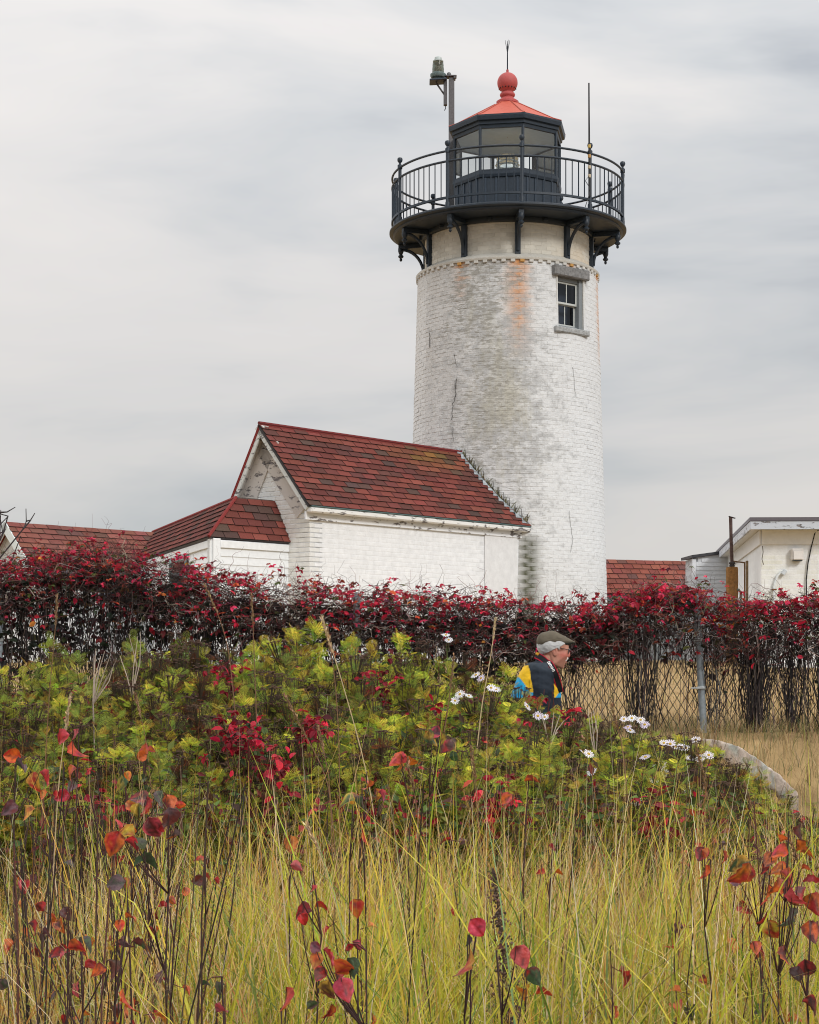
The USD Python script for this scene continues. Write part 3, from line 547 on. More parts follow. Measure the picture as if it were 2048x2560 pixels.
# eave gutter, fascia
EO = NC + nw * .005 - d1 * (GO - .03); EO = EO.copy(); EO[2] = EZ
LG = LW + GO - .03
house.part('fascia', bevel_box(EO - UP * .225, d1 * LG, nw * .035, UP * .13, .004), 'flaking_paint', tint=WHITE * .95)
house.part('gutter', bevel_box(EO + nw * .038 - UP * .115, d1 * LG, nw * .12, UP * .085, .02), 'flaking_paint', 30, tint=CREAM)
house.part('gutter_lip', bevel_box(EO + nw * .03 - UP * .028, d1 * LG, nw * .135, UP * .018, .006), 'painted_wood', tint=np.array([.10, .16, .16]))
# lead flashing steps and bent wires where the roof meets the tower
kv = 0
for q in range(14):
    t = (q + .35) * .128; lo, hi = 3.5, 7.0
    for _ in range(40):
        s = (lo + hi) / 2
        if in_tower(RO + d1 * s + slope * t, .01): hi = s
        else: lo = s
    B = RO + d1 * lo + slope * t
    tw = unit(np.array([B[0] - TX, B[1] - TY, 0])); tg = np.cross(UP, tw); 
    if np.dot(tg, slope) < 0: tg = -tg
    house.part('flashing', prism([(-.17, -.005), (.10, -.01), (.04, .14), (-.09, .125)], B - d1 * .0, d1, slope, nr, .008, .024), 'stone', tint=np.array([.30, .33, .35]) * rng.uniform(.7, 1.3))
    house.part('step_flashing', bevel_box(B - tw * .03 - UP * .02, tg * .16 + UP * .02, tw * .05, UP * .085 + tg * .01, .006), 'stone', tint=np.array([.20, .22, .23]) * rng.uniform(.7, 1.3))
    if q < 13 and q not in (7,):
        b0 = B + tw * .035 + UP * .02; b1 = b0 + tg * .12 + UP * .12; h = UP * .15
        house.part('bent_wire', tube([b0, b0 + h, b0 + h * .98 + tg * .10 + UP * .012, b0 + tg * .10 + UP * .10], .006, 4), 'iron', tint=np.array([.06, .055, .05]))
mv, mf, mc = [], [], []
pm = []
for q in range(60):      # moss tufts in the flashing joint
    t = rng.uniform(0.05, 1.72); lo, hi = 3.5, 7.0
    for _ in range(30):
        s = (lo + hi) / 2
        lo, hi = (lo, s) if in_tower(RO + d1 * s + slope * t, .03) else (s, hi)
    pm.append(RO + d1 * lo + slope * t + nr * .03)
pm = np.array(pm); hh = rng.uniform(.04, .14, len(pm)); dv = np.stack([rng.normal(0, .4, len(pm)), rng.normal(0, .3, len(pm)), np.ones(len(pm))], -1) * hh[:, None]
tt = np.linspace(0, 1, 3)[None, :, None]
house.part('moss_tuft', tubes(pm[:, None] + dv[:, None] * tt, np.tile([.012, .008, .003], (len(pm), 1)), np.tile(pick([(.12, .12, .06, 1), (.20, .17, .10, 1)], len(pm))[:, None], (1, 3, 1))), 'stem', kind='stuff')

# ------------------------------------------------------------------ covered walkway (hip end against the passage gable) and the low house it leads to
de = unit([-.31, .95, 0]); dl = np.array([-de[1], de[0], 0]) * 1.0; dl = -np.array([de[1], -de[0], 0])   # dl: outward, to the left
C0 = np.array([-2.996, 25.88, 0]); EZ2, RZ2 = 3.30, 3.965
R0 = np.array([-2.714, 26.69, RZ2]); R1 = np.array([-2.164, 27.33, RZ2]); LWK = 8.0
walk = Thing('covered_walkway', 'white clapboard covered walkway with hipped red shingle roof against the passage gable', 'walkway', (C0[0], C0[1], 1.3))
E0 = np.array([C0[0], C0[1], EZ2]); eA = E0 - d1 * .06 - de * .0 + dl * .07; eA = E0 + dl * .08 - d1 * .05
G0 = np.array([-1.931, 27.12, EZ2]); eG = G0 + d1 * .04 + nw * .05; eC = E0 + nw * .05 + dl * .06
eC = E0 + dl * .07 + nw * .03
# end slope: eave eC -> eG, ridge R0 -> R1
def plane(o, p_u, p_top):
    u = unit(p_u - o); v = p_top - o; v = unit(v - u * np.dot(v, u)); n = np.cross(u, v)
    return u, v, n
def to2(o, u, v, p): d = np.asarray(p) - o; return (float(np.dot(d, u)), float(np.dot(d, v)))
u, v, n = plane(eC, eG, R0)
out = [to2(eC, u, v, p) for p in (eC, eG, R1, R0)]
rf = walk.part('roof', prism(out, eC, u, v, n, -.05, 0), 'painted_wood', tint=np.array([.06, .05, .05]), label='hip end of the roof')
shingles(walk, rf, eC, u, v, n, out, seed=21)
eF = eC + de * LWK; RF = R0 + de * (LWK - .2)
u2 = -de; o2 = eF; u2_, v2, n2 = plane(eF, eC, R0)
out = [to2(eF, u2_, v2, p) for p in (eF, eC, R0, RF)]
rf2 = walk.part('roof', prism(out, eF, u2_, v2, n2, -.05, 0), 'painted_wood', tint=np.array([.06, .05, .05]), label='long side of the roof')
shingles(walk, rf2, eF, u2_, v2, n2, out, seed=22)
walk.part('hip_cap', tube([eC + UP * .012, R0 + UP * .014], .028, 6), 'shingle', tint=np.array([.20, .032, .03])); walk.part('ridge_cap', tube([R0 + UP * .012, RF + UP * .012], .028, 6), 'shingle', tint=np.array([.20, .032, .03]))
walk.part('ridge_flashing', bevel_box(R0 + UP * .0 - nw * .02, R1 - R0, -nw * .04, UP * .03, .006), 'stone', tint=np.array([.10, .09, .08]))
back = [R0, R1, RF, RF + d1 * .6 - UP * .6, R1 + d1 * .4 - UP * .6]
CW = np.array([.74, .77, .79])
def clapboards(thing, o, u, n, L, z0, z1, e=.105, tint=CW, under=None, cut=None):
    k = 0; z = z0
    while z < z1 - .02:
        h = min(e, z1 - z); L_ = L if cut is None else cut(z + h)
        a = L if cut is None else L_
        m = (np.array([o + u * s + UP * zz + n * w for s in (0, a) for zz, w in ((z, 0), (z, .016), (z + h + .012, .003), (z + h + .012, 0))]), np.array([[0, 1, 5, 4], [1, 2, 6, 5], [2, 3, 7, 6], [3, 0, 4, 7]]))
        vv, ff = m; ff = np.vstack([ff, [[0, 3, 2, 1], [4, 5, 6, 7]]])
        if np.dot(np.cross(u, UP), n) > 0: ff = ff[:, ::-1]
        thing.part('clapboard', (vv, ff), 'painted_wood', tint=tint * rng.uniform(.95, 1.02), under=under); z += e
# end wall (parallel to the passage) and side wall
wC = np.array([C0[0], C0[1], 0]); wG = np.array([G0[0], G0[1], 0]); eu = unit(wG - wC); eL = np.linalg.norm(wG - wC); en = np.array([eu[1], -eu[0], 0])
ew = walk.part('end_wall', obox(wC + UP * 1.3, eu * eL, -en * .1, UP * (EZ2 - 1.3 - .03)), 'painted_wood', tint=CW * .95)
clapboards(walk, wC + eu * .17, eu, en, eL - .17, 1.9, EZ2 - .16, .125, under=ew)
walk.part('trim_board', bevel_box(wC + eu * .005 + en * .003 + UP * 1.3, eu * .15, en * .028, UP * 1.99, .005), 'painted_wood', tint=CW * 1.03)
walk.part('trim_board', bevel_box(wC + eu * .158 + en * .003 + UP * (EZ2 - .15), eu * (eL - .158), en * .03, UP * .115, .005), 'painted_wood', tint=CW * 1.03)
sw = walk.part('side_wall', obox(wC + UP * 1.3 + de * .004, de * LWK, eu * .1, UP * (EZ2 - 1.3 - .03)), 'painted_wood', tint=CW * .95)
clapboards(walk, wC + de * .16, de, dl, 1.5, 1.9, EZ2 - .16, .125, under=sw)
walk.part('trim_board', bevel_box(wC + dl * .003 + UP * 1.3, de * .15, dl * .028, UP * 1.99, .005), 'painted_wood', tint=CW * 1.03)
walk.part('trim_board', bevel_box(wC + dl * .003 + de * .155 + UP * (EZ2 - .15), de * (LWK - .2), dl * .03, UP * .115, .005), 'painted_wood', tint=CW)
ws0 = wC + de * 1.85 + dl * .035
TEAL = np.array([.20, .30, .30])
wn = walk.part('window', cat([bevel_box(ws0 + UP * 2.1, de * .06, dl * .03, UP * 1.04), bevel_box(ws0 + de * 1.44 + UP * 2.1, de * .06, dl * .03, UP * 1.04), bevel_box(ws0 + de * .06 + UP * 3.06, de * 1.38, dl * .03, UP * .08), bevel_box(ws0 + de * .06 + UP * 2.1, de * 1.38, dl * .03, UP * .08)]), 'painted_wood', tint=TEAL)
walk.part('pane', obox(ws0 + de * .06 + UP * 2.18 - dl * .0, de * 1.38, dl * .008, UP * .88), 'dim_pane', under=wn)
walk.part('dark_room', obox(ws0 + de * .06 + UP * 2.18 - dl * .025, de * 1.38, dl * .006, UP * .88), 'plain', tint=np.array([.09, .10, .11]), under=wn)
clapboards(walk, wC + de * 3.45, de, dl, 4.3, 1.9, EZ2 - .16, .125, under=sw)

# low house on the left
A0 = np.array([-7.33, 31.0, 3.94]); A0 = P(14, 1305, 31.0); B0 = A0 + d1 * 6.5; B0[2] = A0[2]
lowh = Thing('low_house', 'long low white house with red shingled roof at the left edge, half behind the vines', 'house', (A0[0], A0[1], 1.3))
dh = nw.copy(); SL = unit(np.array([*(-dh[:2] * .80), .86])); sl_len = 1.18
o = A0 - SL * sl_len; nn = np.cross(d1, SL); nn = nn if nn[2] > 0 else -nn
out = [(0, 0), (6.5, 0), (6.5, sl_len), (0, sl_len)]
rfl = lowh.part('roof', prism(out, o, d1, SL, nn, -.05, 0), 'painted_wood', tint=np.array([.06, .05, .05]))
SH2 = [(.20, .070, .056, 5), (.17, .064, .052, 4), (.22, .082, .064, 2.5), (.13, .066, .056, 2)]
shingles(lowh, rfl, o, d1, SL, nn, [(-.02, -.02), (4.6, -.02), (4.6, sl_len), (-.02, sl_len)], e=.135, tab=.30, pal=SH2, seed=31)
SLb = unit(np.array([*(dh[:2] * .80), .86])); ob = A0 - SLb * sl_len
lowh.part('roof', prism(out, ob, d1, SLb, np.cross(SLb, d1), -.05, 0), 'shingle', tint=np.array([.2, .04, .03]), label='far slope of the roof')
hw = .80 / math.hypot(.80, .86) * sl_len
wl = A0 + nw * (hw - .12) + d1 * .12; wl[2] = 1.3; zt = o[2] - 1.3
lowh.part('wall', [obox(wl, d1 * 6.3, d2 * .1, UP * (zt + .05)), obox(wl + d2 * .104, d2 * (2 * hw - .35), d1 * .1, UP * (zt + .05))], 'painted_wood', tint=CW)
clapboards(lowh, wl + d1 * .1, d1, nw, 6.0, .5, zt - .1, .13)
lowh.part('gable_wall', prism([(0, zt + .05), (2 * hw - .24, zt + .05), (hw - .12, zt + .80)], np.array([wl[0], wl[1], 1.3]), d2, UP, -d1, -.1, .0), 'painted_wood', tint=CW)
for O_, sl in ((o, SL), (ob, SLb)):
    lowh.part('rake_board', prism([(-.03, 0), (-.003, 0), (-.003, sl_len), (-.03, sl_len)], O_, d1, sl, nn if sl is SL else np.cross(SLb, d1), -.14, .012), 'painted_wood', tint=np.array([.70, .76, .76]))
lowh.part('gutter', bevel_box(o + nw * .005 - UP * .09, d1 * 5.0, nw * .10, UP * .08, .02), 'painted_wood', tint=np.array([.24, .27, .29]))
eave_shade = lowh.part('window', bevel_box(wl + nw * .006 + d1 * 1.4 + UP * (zt - .62), d1 * 1.5, nw * .04, UP * .54, .01), 'painted_wood', tint=np.array([.32, .36, .38]))  # added strip standing in for the shade under the eave, not a window
lowh.part('pane', obox(wl + nw * .05 + d1 * 1.46 + UP * (zt - .56), d1 * 1.38, nw * .006, UP * .42), 'plain', tint=np.array([.10, .12, .15]), under=eave_shade)  # painted dark as the under-eave shade, no glass

# ------------------------------------------------------------------ right side: red roofed house, clapboard shed, block building, exhaust stack
g0 = P(1470, 1398, 37.0); g1 = P(1735, 1407, 38.0); ug = unit(np.array([g1[0] - g0[0], g1[1] - g0[1], 0])); ng = np.array([ug[1], -ug[0], 0])
rh = Thing('red_roofed_house', 'distant house with weathered red shingle roof between the lighthouse and clapboard shed', 'house', (g0[0], g0[1], 1.4))
LGR = 3.3; SG = unit(np.array([*(-ng[:2] * .62), .74])); sgl = 1.0; o = g0 - SG * sgl; nn = np.cross(ug, SG); nn = nn if nn[2] > 0 else -nn
out = [(0, 0), (LGR, 0), (LGR, sgl), (0, sgl)]
rfr = rh.part('roof', prism(out, o, ug, SG, nn, -.05, 0), 'painted_wood', tint=np.array([.05, .04, .04]))
SH3 = [(.22, .066, .050, 5), (.18, .060, .046, 4), (.24, .08, .06, 2.5), (.13, .062, .055, 1.5)]
shingles(rh, rfr, o, ug, SG, nn, out, e=.148, tab=.23, pal=SH3, seed=41)
SGb = unit(np.array([*(ng[:2] * .62), .74])); rh.part('roof', prism(out, g0 - SGb * sgl, ug, SGb, np.cross(SGb, ug), -.05, 0), 'shingle', tint=np.array([.2, .04, .03]), label='far slope of the roof')
wz = o + np.array([0, 0, 0]) - ng * .12; wz[2] = 1.35
rh.part('wall', obox(wz, ug * LGR, -ng * 1.0, UP * (o[2] - 1.30)), 'painted_wood', tint=np.array([.25, .27, .28]))
rh.part('eave_board', bevel_box(o - ng * .03 - UP * .16, ug * LGR, ng * .03, UP * .11, .005), 'painted_wood', tint=np.array([.10, .13, .14]))  # dark strip painted in as the shadow under the eave
# clapboard shed
sA = P(1733, 1392, 33.5); sB = P(1866, 1374, 33.55); su = unit(np.array([sB[0] - sA[0], sB[1] - sA[1], 0])); sn = np.array([su[1], -su[0], 0]); sL = 2.2
sb = unit([0, 1, 0]); shed = Thing('clapboard_shed', 'small grey white clapboard shed with sloping roof left of the block building', 'shed', (sA[0], sA[1], 1.4))
zA, zB = sA[2] - .03, sA[2] - .03 + (sB[2] - sA[2]) / np.linalg.norm((sB - sA)[:2]) * sL
W0 = np.array([sA[0], sA[1], 0]); SW = np.array([.55, .57, .60])
shed.part('wall', prism([(0, 1.38), (sL, 1.38), (sL, zB), (0, zA)], W0, su, UP, sn, -.1, 0), 'painted_wood', tint=SW)
swp = shed.part('side_wall', prism([(0, 1.38), (.9, 1.38), (.9, zA), (0, zA)], W0, sb, UP, -su, -.1, 0), 'painted_wood', tint=SW * .95)
z = 1.5
while z < zB - .02:
    s_lo = .06 if z + .0 < zA - .084 else (z + .084 - zA) / (zB - zA) * sL + .06
    if s_lo < sL - .1:
        m = obox(W0 + su * s_lo + UP * z, su * (sL - s_lo), sn * .004, UP * .084); v_ = m[0].copy()
        low = v_[:, 2] < z + .01; frontm = np.abs((v_ - W0) @ sn) > .002; v_[low & frontm] += sn * .014
        shed.part('clapboard', (v_, m[1]), 'painted_wood', tint=SW * rng.uniform(1.0, 1.1))
    z += .084
z = 1.5
while z < zA - .09:
    a = .84
    m = obox(W0 + sb * .05 + UP * z, sb * max(a, .05), np.array([-su[0], -su[1], 0]) * .004, UP * .084); v_ = m[0].copy(); low = v_[:, 2] < z + .01; fr = (v_ - W0) @ (-su) > .002; v_[low & fr] += -su * .014
    shed.part('clapboard', (v_, m[1]), 'painted_wood', tint=SW * rng.uniform(.9, 1.0)); z += .084
shed.part('trim_board', bevel_box(W0 - su * .02 + UP * 1.38 + sn * .002, su * .075, sn * .025, UP * (zA - 1.40), .004), 'painted_wood', tint=SW * 1.15)
shed.part('roof', prism([(-.04, zA + .004), (sL, zB + .004), (sL, zB + .07), (-.04, zA + .06)], W0, su, UP, sn, -.95, .06), 'plain', tint=np.array([.035, .035, .04]))
# block building
bF = P(1875, 1293, 26.0); bu = unit([1, -.03, 0]); bs = unit([.118, 1, 0]); RT = bF[2]
blk = Thing('block_building', 'flat roofed white painted brick building with overhanging peeling fascia at right edge', 'building', (bF[0], bF[1], 1.3))
bW = np.array([XD(1904, 26.35), 26.35, 0]); BLn, BLs = 4.5, 8.5; bn = np.array([bu[1], -bu[0], 0]); bl_ = -bu
PEEL = np.array([.40, .42, .45])
ovx = .3
blk.part('roof_slab', prism([(0, 0), (BLn, 0), (BLn + .9, BLs), (0.0, BLs)], np.array([bF[0], bF[1], RT]), bu, bs, UP, -.055, 0), 'plain', tint=np.array([.11, .10, .115]))
blk.part('fascia', bevel_box([bF[0] + .012, bF[1] + .012, RT - .185] - bn * 0, bu * BLn, -bn * .03, UP * .128, .004), 'flaking_paint', tint=np.array([.50, .54, .60]))
blk.part('fascia', bevel_box(np.array([bF[0] + .012, bF[1] + .045, RT - .185]), bs * (BLs - .1), bu * .03, UP * .128, .004), 'flaking_paint', tint=np.array([.50, .52, .56]), label='peeling fascia along the side')
blk.part('soffit', prism([(.045, .045), (BLn, .045), (BLn + .8, BLs - .1), (.045, BLs - .1)], np.array([bF[0], bF[1], RT]), bu, bs, UP, -.165, -.14), 'painted_wood', tint=CREAM * 1.0)
wt = RT - .165
blk.part('frieze', bevel_box(bW + bn * .004 + UP * (wt - .23), bu * BLn, bn * .025, UP * .228, .004), 'painted_wood', tint=CREAM * 1.05)
blk.part('frieze', bevel_box(bW - bu * .03 + bs * .0 + UP * (wt - .23), bs * BLs, bu * .026, UP * .228, .004), 'painted_wood', tint=CREAM * 1.0, label='frieze board along the side')
BWH = np.array([.77, .79, .80])
blk.part('wall', prism([(0, 0), (BLn, 0), (BLn + .9, BLs), (0, BLs)], bW + UP * 1.3, bu, bs, UP, 0, wt - 1.3 - .004), 'paint_brick', tint=BWH)
def btint(s, z):
    n1 = float(meshkit.fbm(np.array([s * 1.5, z * 1.5, 12.]), 4, 29)); c = BWH * (1 - .1 * max(0, n1 - .45))
    c = c * (1 - np.array([.05, .06, .16]) * min(1, max(0, n1 - .5) * 5))
    return c
wall_bricks(blk, bW + UP * 1.3, bu, bn, 2.4, wt - 1.3 - .24, btint, 8, .0012)
def at_wall(px, py): 
    D = 26.33; return P(px, py, D)
c = at_wall(1991, 1387)
vb = blk.part('vent_hood', bevel_box(c - [.095, 0, .09], [.19, 0, 0], [0, -.10, 0], [0, 0, .185], .02), 'painted_wood', 30, tint=np.array([.62, .60, .58]))
blk.part('vent_flap', bevel_box(c - [.065, .104, .085], [.15, 0, 0], [0, -.012, .012], [0, 0, .13], .004), 'painted_wood', tint=np.array([.72, .70, .68]), under=vb)
blk.part('vent_mouth', bevel_box(c - [.075, .03, .102], [.15, 0, 0], [0, -.07, 0], [0, 0, .01], .002), 'plain', tint=DARK, under=vb)
cp = [at_wall(1935, 1530), at_wall(1935, 1474), at_wall(1936, 1460), at_wall(1943, 1440), at_wall(1952, 1430)]
cd_ = blk.part('conduit', tube(np.array(cp) - [0, .03, 0], .018, 8), 'painted_wood', 40, tint=np.array([.66, .70, .72]))
blk.part('outlet_box', bevel_box(at_wall(1951, 1434) - [0, .07, 0], [.05, 0, .07], [.05, 0, -.035], [0, .06, 0], .008), 'painted_wood', tint=np.array([.55, .60, .64]), under=cd_)
blk.part('conduit_strap', bevel_box(at_wall(1935, 1474) - [.035, .055, .01], [.07, 0, 0], [0, .06, 0], [0, 0, .02], .004), 'rust', tint=np.array([.14, .07, .03]), under=cd_)
cb = [at_wall(2060, 1326), at_wall(2044, 1326), at_wall(2036, 1334), at_wall(2027, 1370), at_wall(2019, 1410), at_wall(2015, 1450), at_wall(2016, 1520)]
blk.part('black_cable', tube(np.array(cb) - [0, .03, 0], .010, 6), 'plain', tint=np.array([.02, .02, .022]))
blk.part('crack', tube(np.array([at_wall(1906, 1365), at_wall(1908, 1380), at_wall(1905, 1398), at_wall(1909, 1412)]) - [0, .012, 0], .006, 4), 'plain', tint=np.array([.08, .07, .06]))
dp = [P(1868, 1402, 27.6), P(1868, 1412, 27.6), P(1868, 1530, 27.6)]
blk.part('rusty_pipe', tube(np.array(dp), .022, 8), 'rust', 40, tint=np.array([.20, .14, .08]))
# exhaust stack
ex = P(1830.5, 1530, 27.0); exz = lambda py: CAMZ + (HZ - py) / F * 27.0
stk = Thing('exhaust_stack', 'rusty brown exhaust muffler drum with thin pipe in front of the shed', 'exhaust stack', (ex[0], 27.0, 1.3))
stk.part('drum', lathe([(.0, 1.3), (.088, 1.3), (.092, 1.34), (.094, exz(1422)), (.088, exz(1418)), (.03, exz(1417)), (0, exz(1417))], (ex[0], 27.0, 0), 28), 'rust', 40, tint=np.array([.22, .11, .035]))
stk.part('collar', lathe([(.03, exz(1418)), (.045, exz(1416)), (.045, exz(1413)), (.032, exz(1411)), (.05, exz(1409)), (.05, exz(1406)), (.02, exz(1404))], (ex[0], 27.0, 0), 16), 'rust', 40, tint=np.array([.05, .045, .045]))
stk.part('pipe', tube([(ex[0], 27.0, exz(1406)), (ex[0] - .015, 27.0, exz(1350)), (ex[0] - .022, 27.0, exz(1293))], .027, 10), 'rust', 40, tint=np.array([.08, .05, .045]))
stk.part('rain_flap', bevel_box([ex[0] - .05, 26.96, exz(1292)], [.10, 0, -.03], [0, .08, 0], [0, 0, .012], .003), 'rust', tint=np.array([.05, .04, .04]))
stk.part('bracket', cat([tube([(ex[0], 27.0, exz(1403)), (ex[0] + .26, 27.3, exz(1404))], .012, 5), tube([(ex[0] + .26, 27.3, exz(1402)), (ex[0] + .26, 27.3, exz(1530))], .012, 5)]), 'rust', tint=np.array([.14, .08, .04]))
stk.part('elbow_pipe', tube([(ex[0] + .13, 26.95, 1.3), (ex[0] + .13, 26.95, exz(1482)), (ex[0] + .10, 26.95, exz(1475)), (ex[0] + .05, 26.95, exz(1474))], .02, 8), 'rust', 40, tint=np.array([.16, .16, .13]))

# ------------------------------------------------------------------ chain link fence
def fy(x): return 14.2 + .05 * np.asarray(x, float)
FB, FT = .86, 1.92
fence = Thing('chain_link_fence', 'rusty chain link fence with grey steel posts under the red vines', 'fence', (0, 14.2, FB))
xs_ = np.arange(-5.6, 6.0, .0355 * 2); hgt = FT - FB
wires = []
for sg in (1, -1):
    x0 = xs_; K = 9; t = np.linspace(0, 1, K)[None]
    xx = x0[:, None] + sg * hgt * t * .62; zz = FB + hgt * t + 0 * xx
    yy = fy(xx) + .004 * sg + .012 * np.sin(xx * 3.1) * np.sin(PI * t)
    ok = np.ones(len(x0), bool)
    wires.append(tubes(np.stack([xx, yy, zz], -1), np.full(xx.shape, .0034), np.full(xx.shape + (3,), .05) * [1.1, .95, .8]))
fence.part('chain_link_mesh', cat(wires), 'stem', kind='stuff')
fence.part('tension_wire', tube([(x, float(fy(x)), FT) for x in np.linspace(-5.6, 6.2, 12)], .005, 5), 'iron', tint=np.array([.05, .045, .045]))
for px in (1768,):
    pass
for xp in (2.47, -.45, -3.37, 5.4):
    yp = float(fy(xp)) - .05; lean = -.055 if xp > 2 and xp < 3 else .01
    pst = fence.part('post', lathe([(.030, 0), (.030, 1.24), (.034, 1.245), (.034, 1.28), (.02, 1.305), (.0, 1.31)], (0, 0, 0), 14), 'iron', 40, tint=np.array([.22, .25, .27]))
    m = stage.GetPrimAtPath(pst); pts = np.array(UsdGeom.Mesh(m).GetPointsAttr().Get()) + fence.o
    pts = np.stack([xp + pts[:, 0] + lean * pts[:, 2], yp + pts[:, 1], .72 + pts[:, 2]], -1)
    UsdGeom.Mesh(m).GetPointsAttr().Set(Vt.Vec3fArray.FromNumpy((pts - fence.o).astype(np.float32)))
    for zc in (1.22, 1.62):
        fence.part('tie_band', lathe([(.033, zc), (.037, zc + .004), (.037, zc + .024), (.033, zc + .028)], (xp + lean * (zc - .72), yp, 0), 12), 'iron', tint=np.array([.4, .42, .42]), under=pst)
    fence.part('band_bolt', tube([(xp - .09 + lean * .5, yp - .03, 1.232), (xp + .02 + lean * .5, yp - .038, 1.232)], .008, 5), 'iron', tint=np.array([.4, .42, .42]), under=pst)

# ------------------------------------------------------------------ vines on the fence: stems, hanging strands, leaves
top_px = np.array([-300, -60, 0, 60, 110, 180, 215, 260, 320, 360, 400, 450, 500, 560, 620, 700, 800, 900, 1000, 1080, 1125, 1180, 1250, 1330, 1420, 1500, 1560, 1620, 1680, 1720, 1760, 1800, 1850, 1890, 1950, 2000, 2048, 2300])
top_py = np.array([1400, 1392, 1392, 1388, 1380, 1370, 1362, 1352, 1372, 1390, 1410, 1402, 1420, 1438, 1448, 1456, 1460, 1462, 1478, 1490, 1478, 1492, 1490, 1498, 1510, 1502, 1486, 1462, 1444, 1450, 1468, 1500, 1486, 1502, 1490, 1496, 1488, 1490])
def vine_top(px): return np.interp(px, top_px, top_py) + 30 * (meshkit.fbm(np.stack([np.asarray(px, float) / 42., 0 * np.asarray(px, float), 0 * np.asarray(px, float) + 2], -1), 3, 44) - .42)
RED_P = [(.50, .020, .055, 4), (.38, .016, .036, 4), (.64, .045, .11, 3), (.18, .016, .026, 2.4), (.50, .08, .04, 1.4), (.20, .05, .035, 2), (.09, .10, .03, 1.3), (.50, .18, .03, .35), (.16, .04, .07, .9)]
SHADE_LEAF = [(.024, .020, .020, 4), (.05, .016, .018, 2), (.022, .03, .02, 3), (.16, .022, .026, 1.4), (.07, .075, .025, .9), (.22, .09, .03, .4)]
# leaflet: folded, drooping ovate blade of 8 triangles
LT = np.array([[0, 0, 0], [.3, .26, .06], [.3, 0, 0], [.3, -.26, .06], [.68, .24, .02], [.68, 0, -.05], [.68, -.24, .02], [1, 0, -.16]])
LF = np.array([[0, 2, 1], [0, 3, 2], [1, 2, 5], [1, 5, 4], [3, 5, 2], [3, 6, 5], [4, 5, 7], [5, 6, 7]])
LT = LT * [1, 1, 1.0]
def fence_pt(px, py, dy): 
    D = 14.2 + .05 * (np.asarray(px) - CX) / F * 14.2 + dy
    return np.stack([(px - CX) / F * D, D, CAMZ + (HZ - py) / F * D], -1)
def wiggle(p0, p1, K, amp, r):
    t = np.linspace(0, 1, K)[None, :, None]; p = p0[:, None] * (1 - t) + p1[:, None] * t
    w = np.cumsum(r.normal(0, 1, p.shape), 1); w -= w[:, :1]; w = w - t * w[:, -1:] * .5
    return p + w * amp / math.sqrt(K)
def leaf_cluster(cent, r, pal, size, five=True, spread=.5):
    """compound leaves: five drooping leaflets round each point"""
    N = len(cent); k = 5 if five else 1
    az0 = r.uniform(0, 2 * PI, N); tilt = r.uniform(-.7, .5, N)
    az = (az0[:, None] + (np.arange(k) - (k - 1) / 2)[None] * .85 + r.normal(0, .15, (N, k))).ravel()
    el_ = (tilt[:, None] + r.normal(-.25, .35, (N, k))).ravel()
    d = np.stack([np.cos(az) * np.cos(el_), np.sin(az) * np.cos(el_), np.sin(el_)], -1)
    sz = np.repeat(size, k) * r.uniform(.65, 1.15, N * k)
    M = frames(d, roll=r.normal(0, .6, N * k)) * sz[:, None, None]
    base = np.repeat(pick(pal, N, .22, r), k, 0) * r.lognormal(0, .15, (N * k, 1))
    col = np.repeat(base[:, None], 8, 1) * np.array([.75, 1, .8, 1, 1.05, .85, 1.05, 1.1])[None, :, None]
    return scatter(LT, LF, np.repeat(cent, k, 0), M, np.clip(col, 0, 1))
secs = [(-430, 480, 'vine mounded over the left end of the fence, dark tangled below'), (480, 900, 'vine on the fence before the walkway and passage gable, dull red'),
        (900, 1290, 'vine on the fence below the passage wall with bright crimson leaves'), (1290, 1560, 'vine on the fence above the man, glowing red leaves over dark strands'),
        (1560, 1830, 'vine piled on the fence around the grey post above a dark trunk'), (1830, 2470, 'vine at right end of the fence with open hanging strands')]
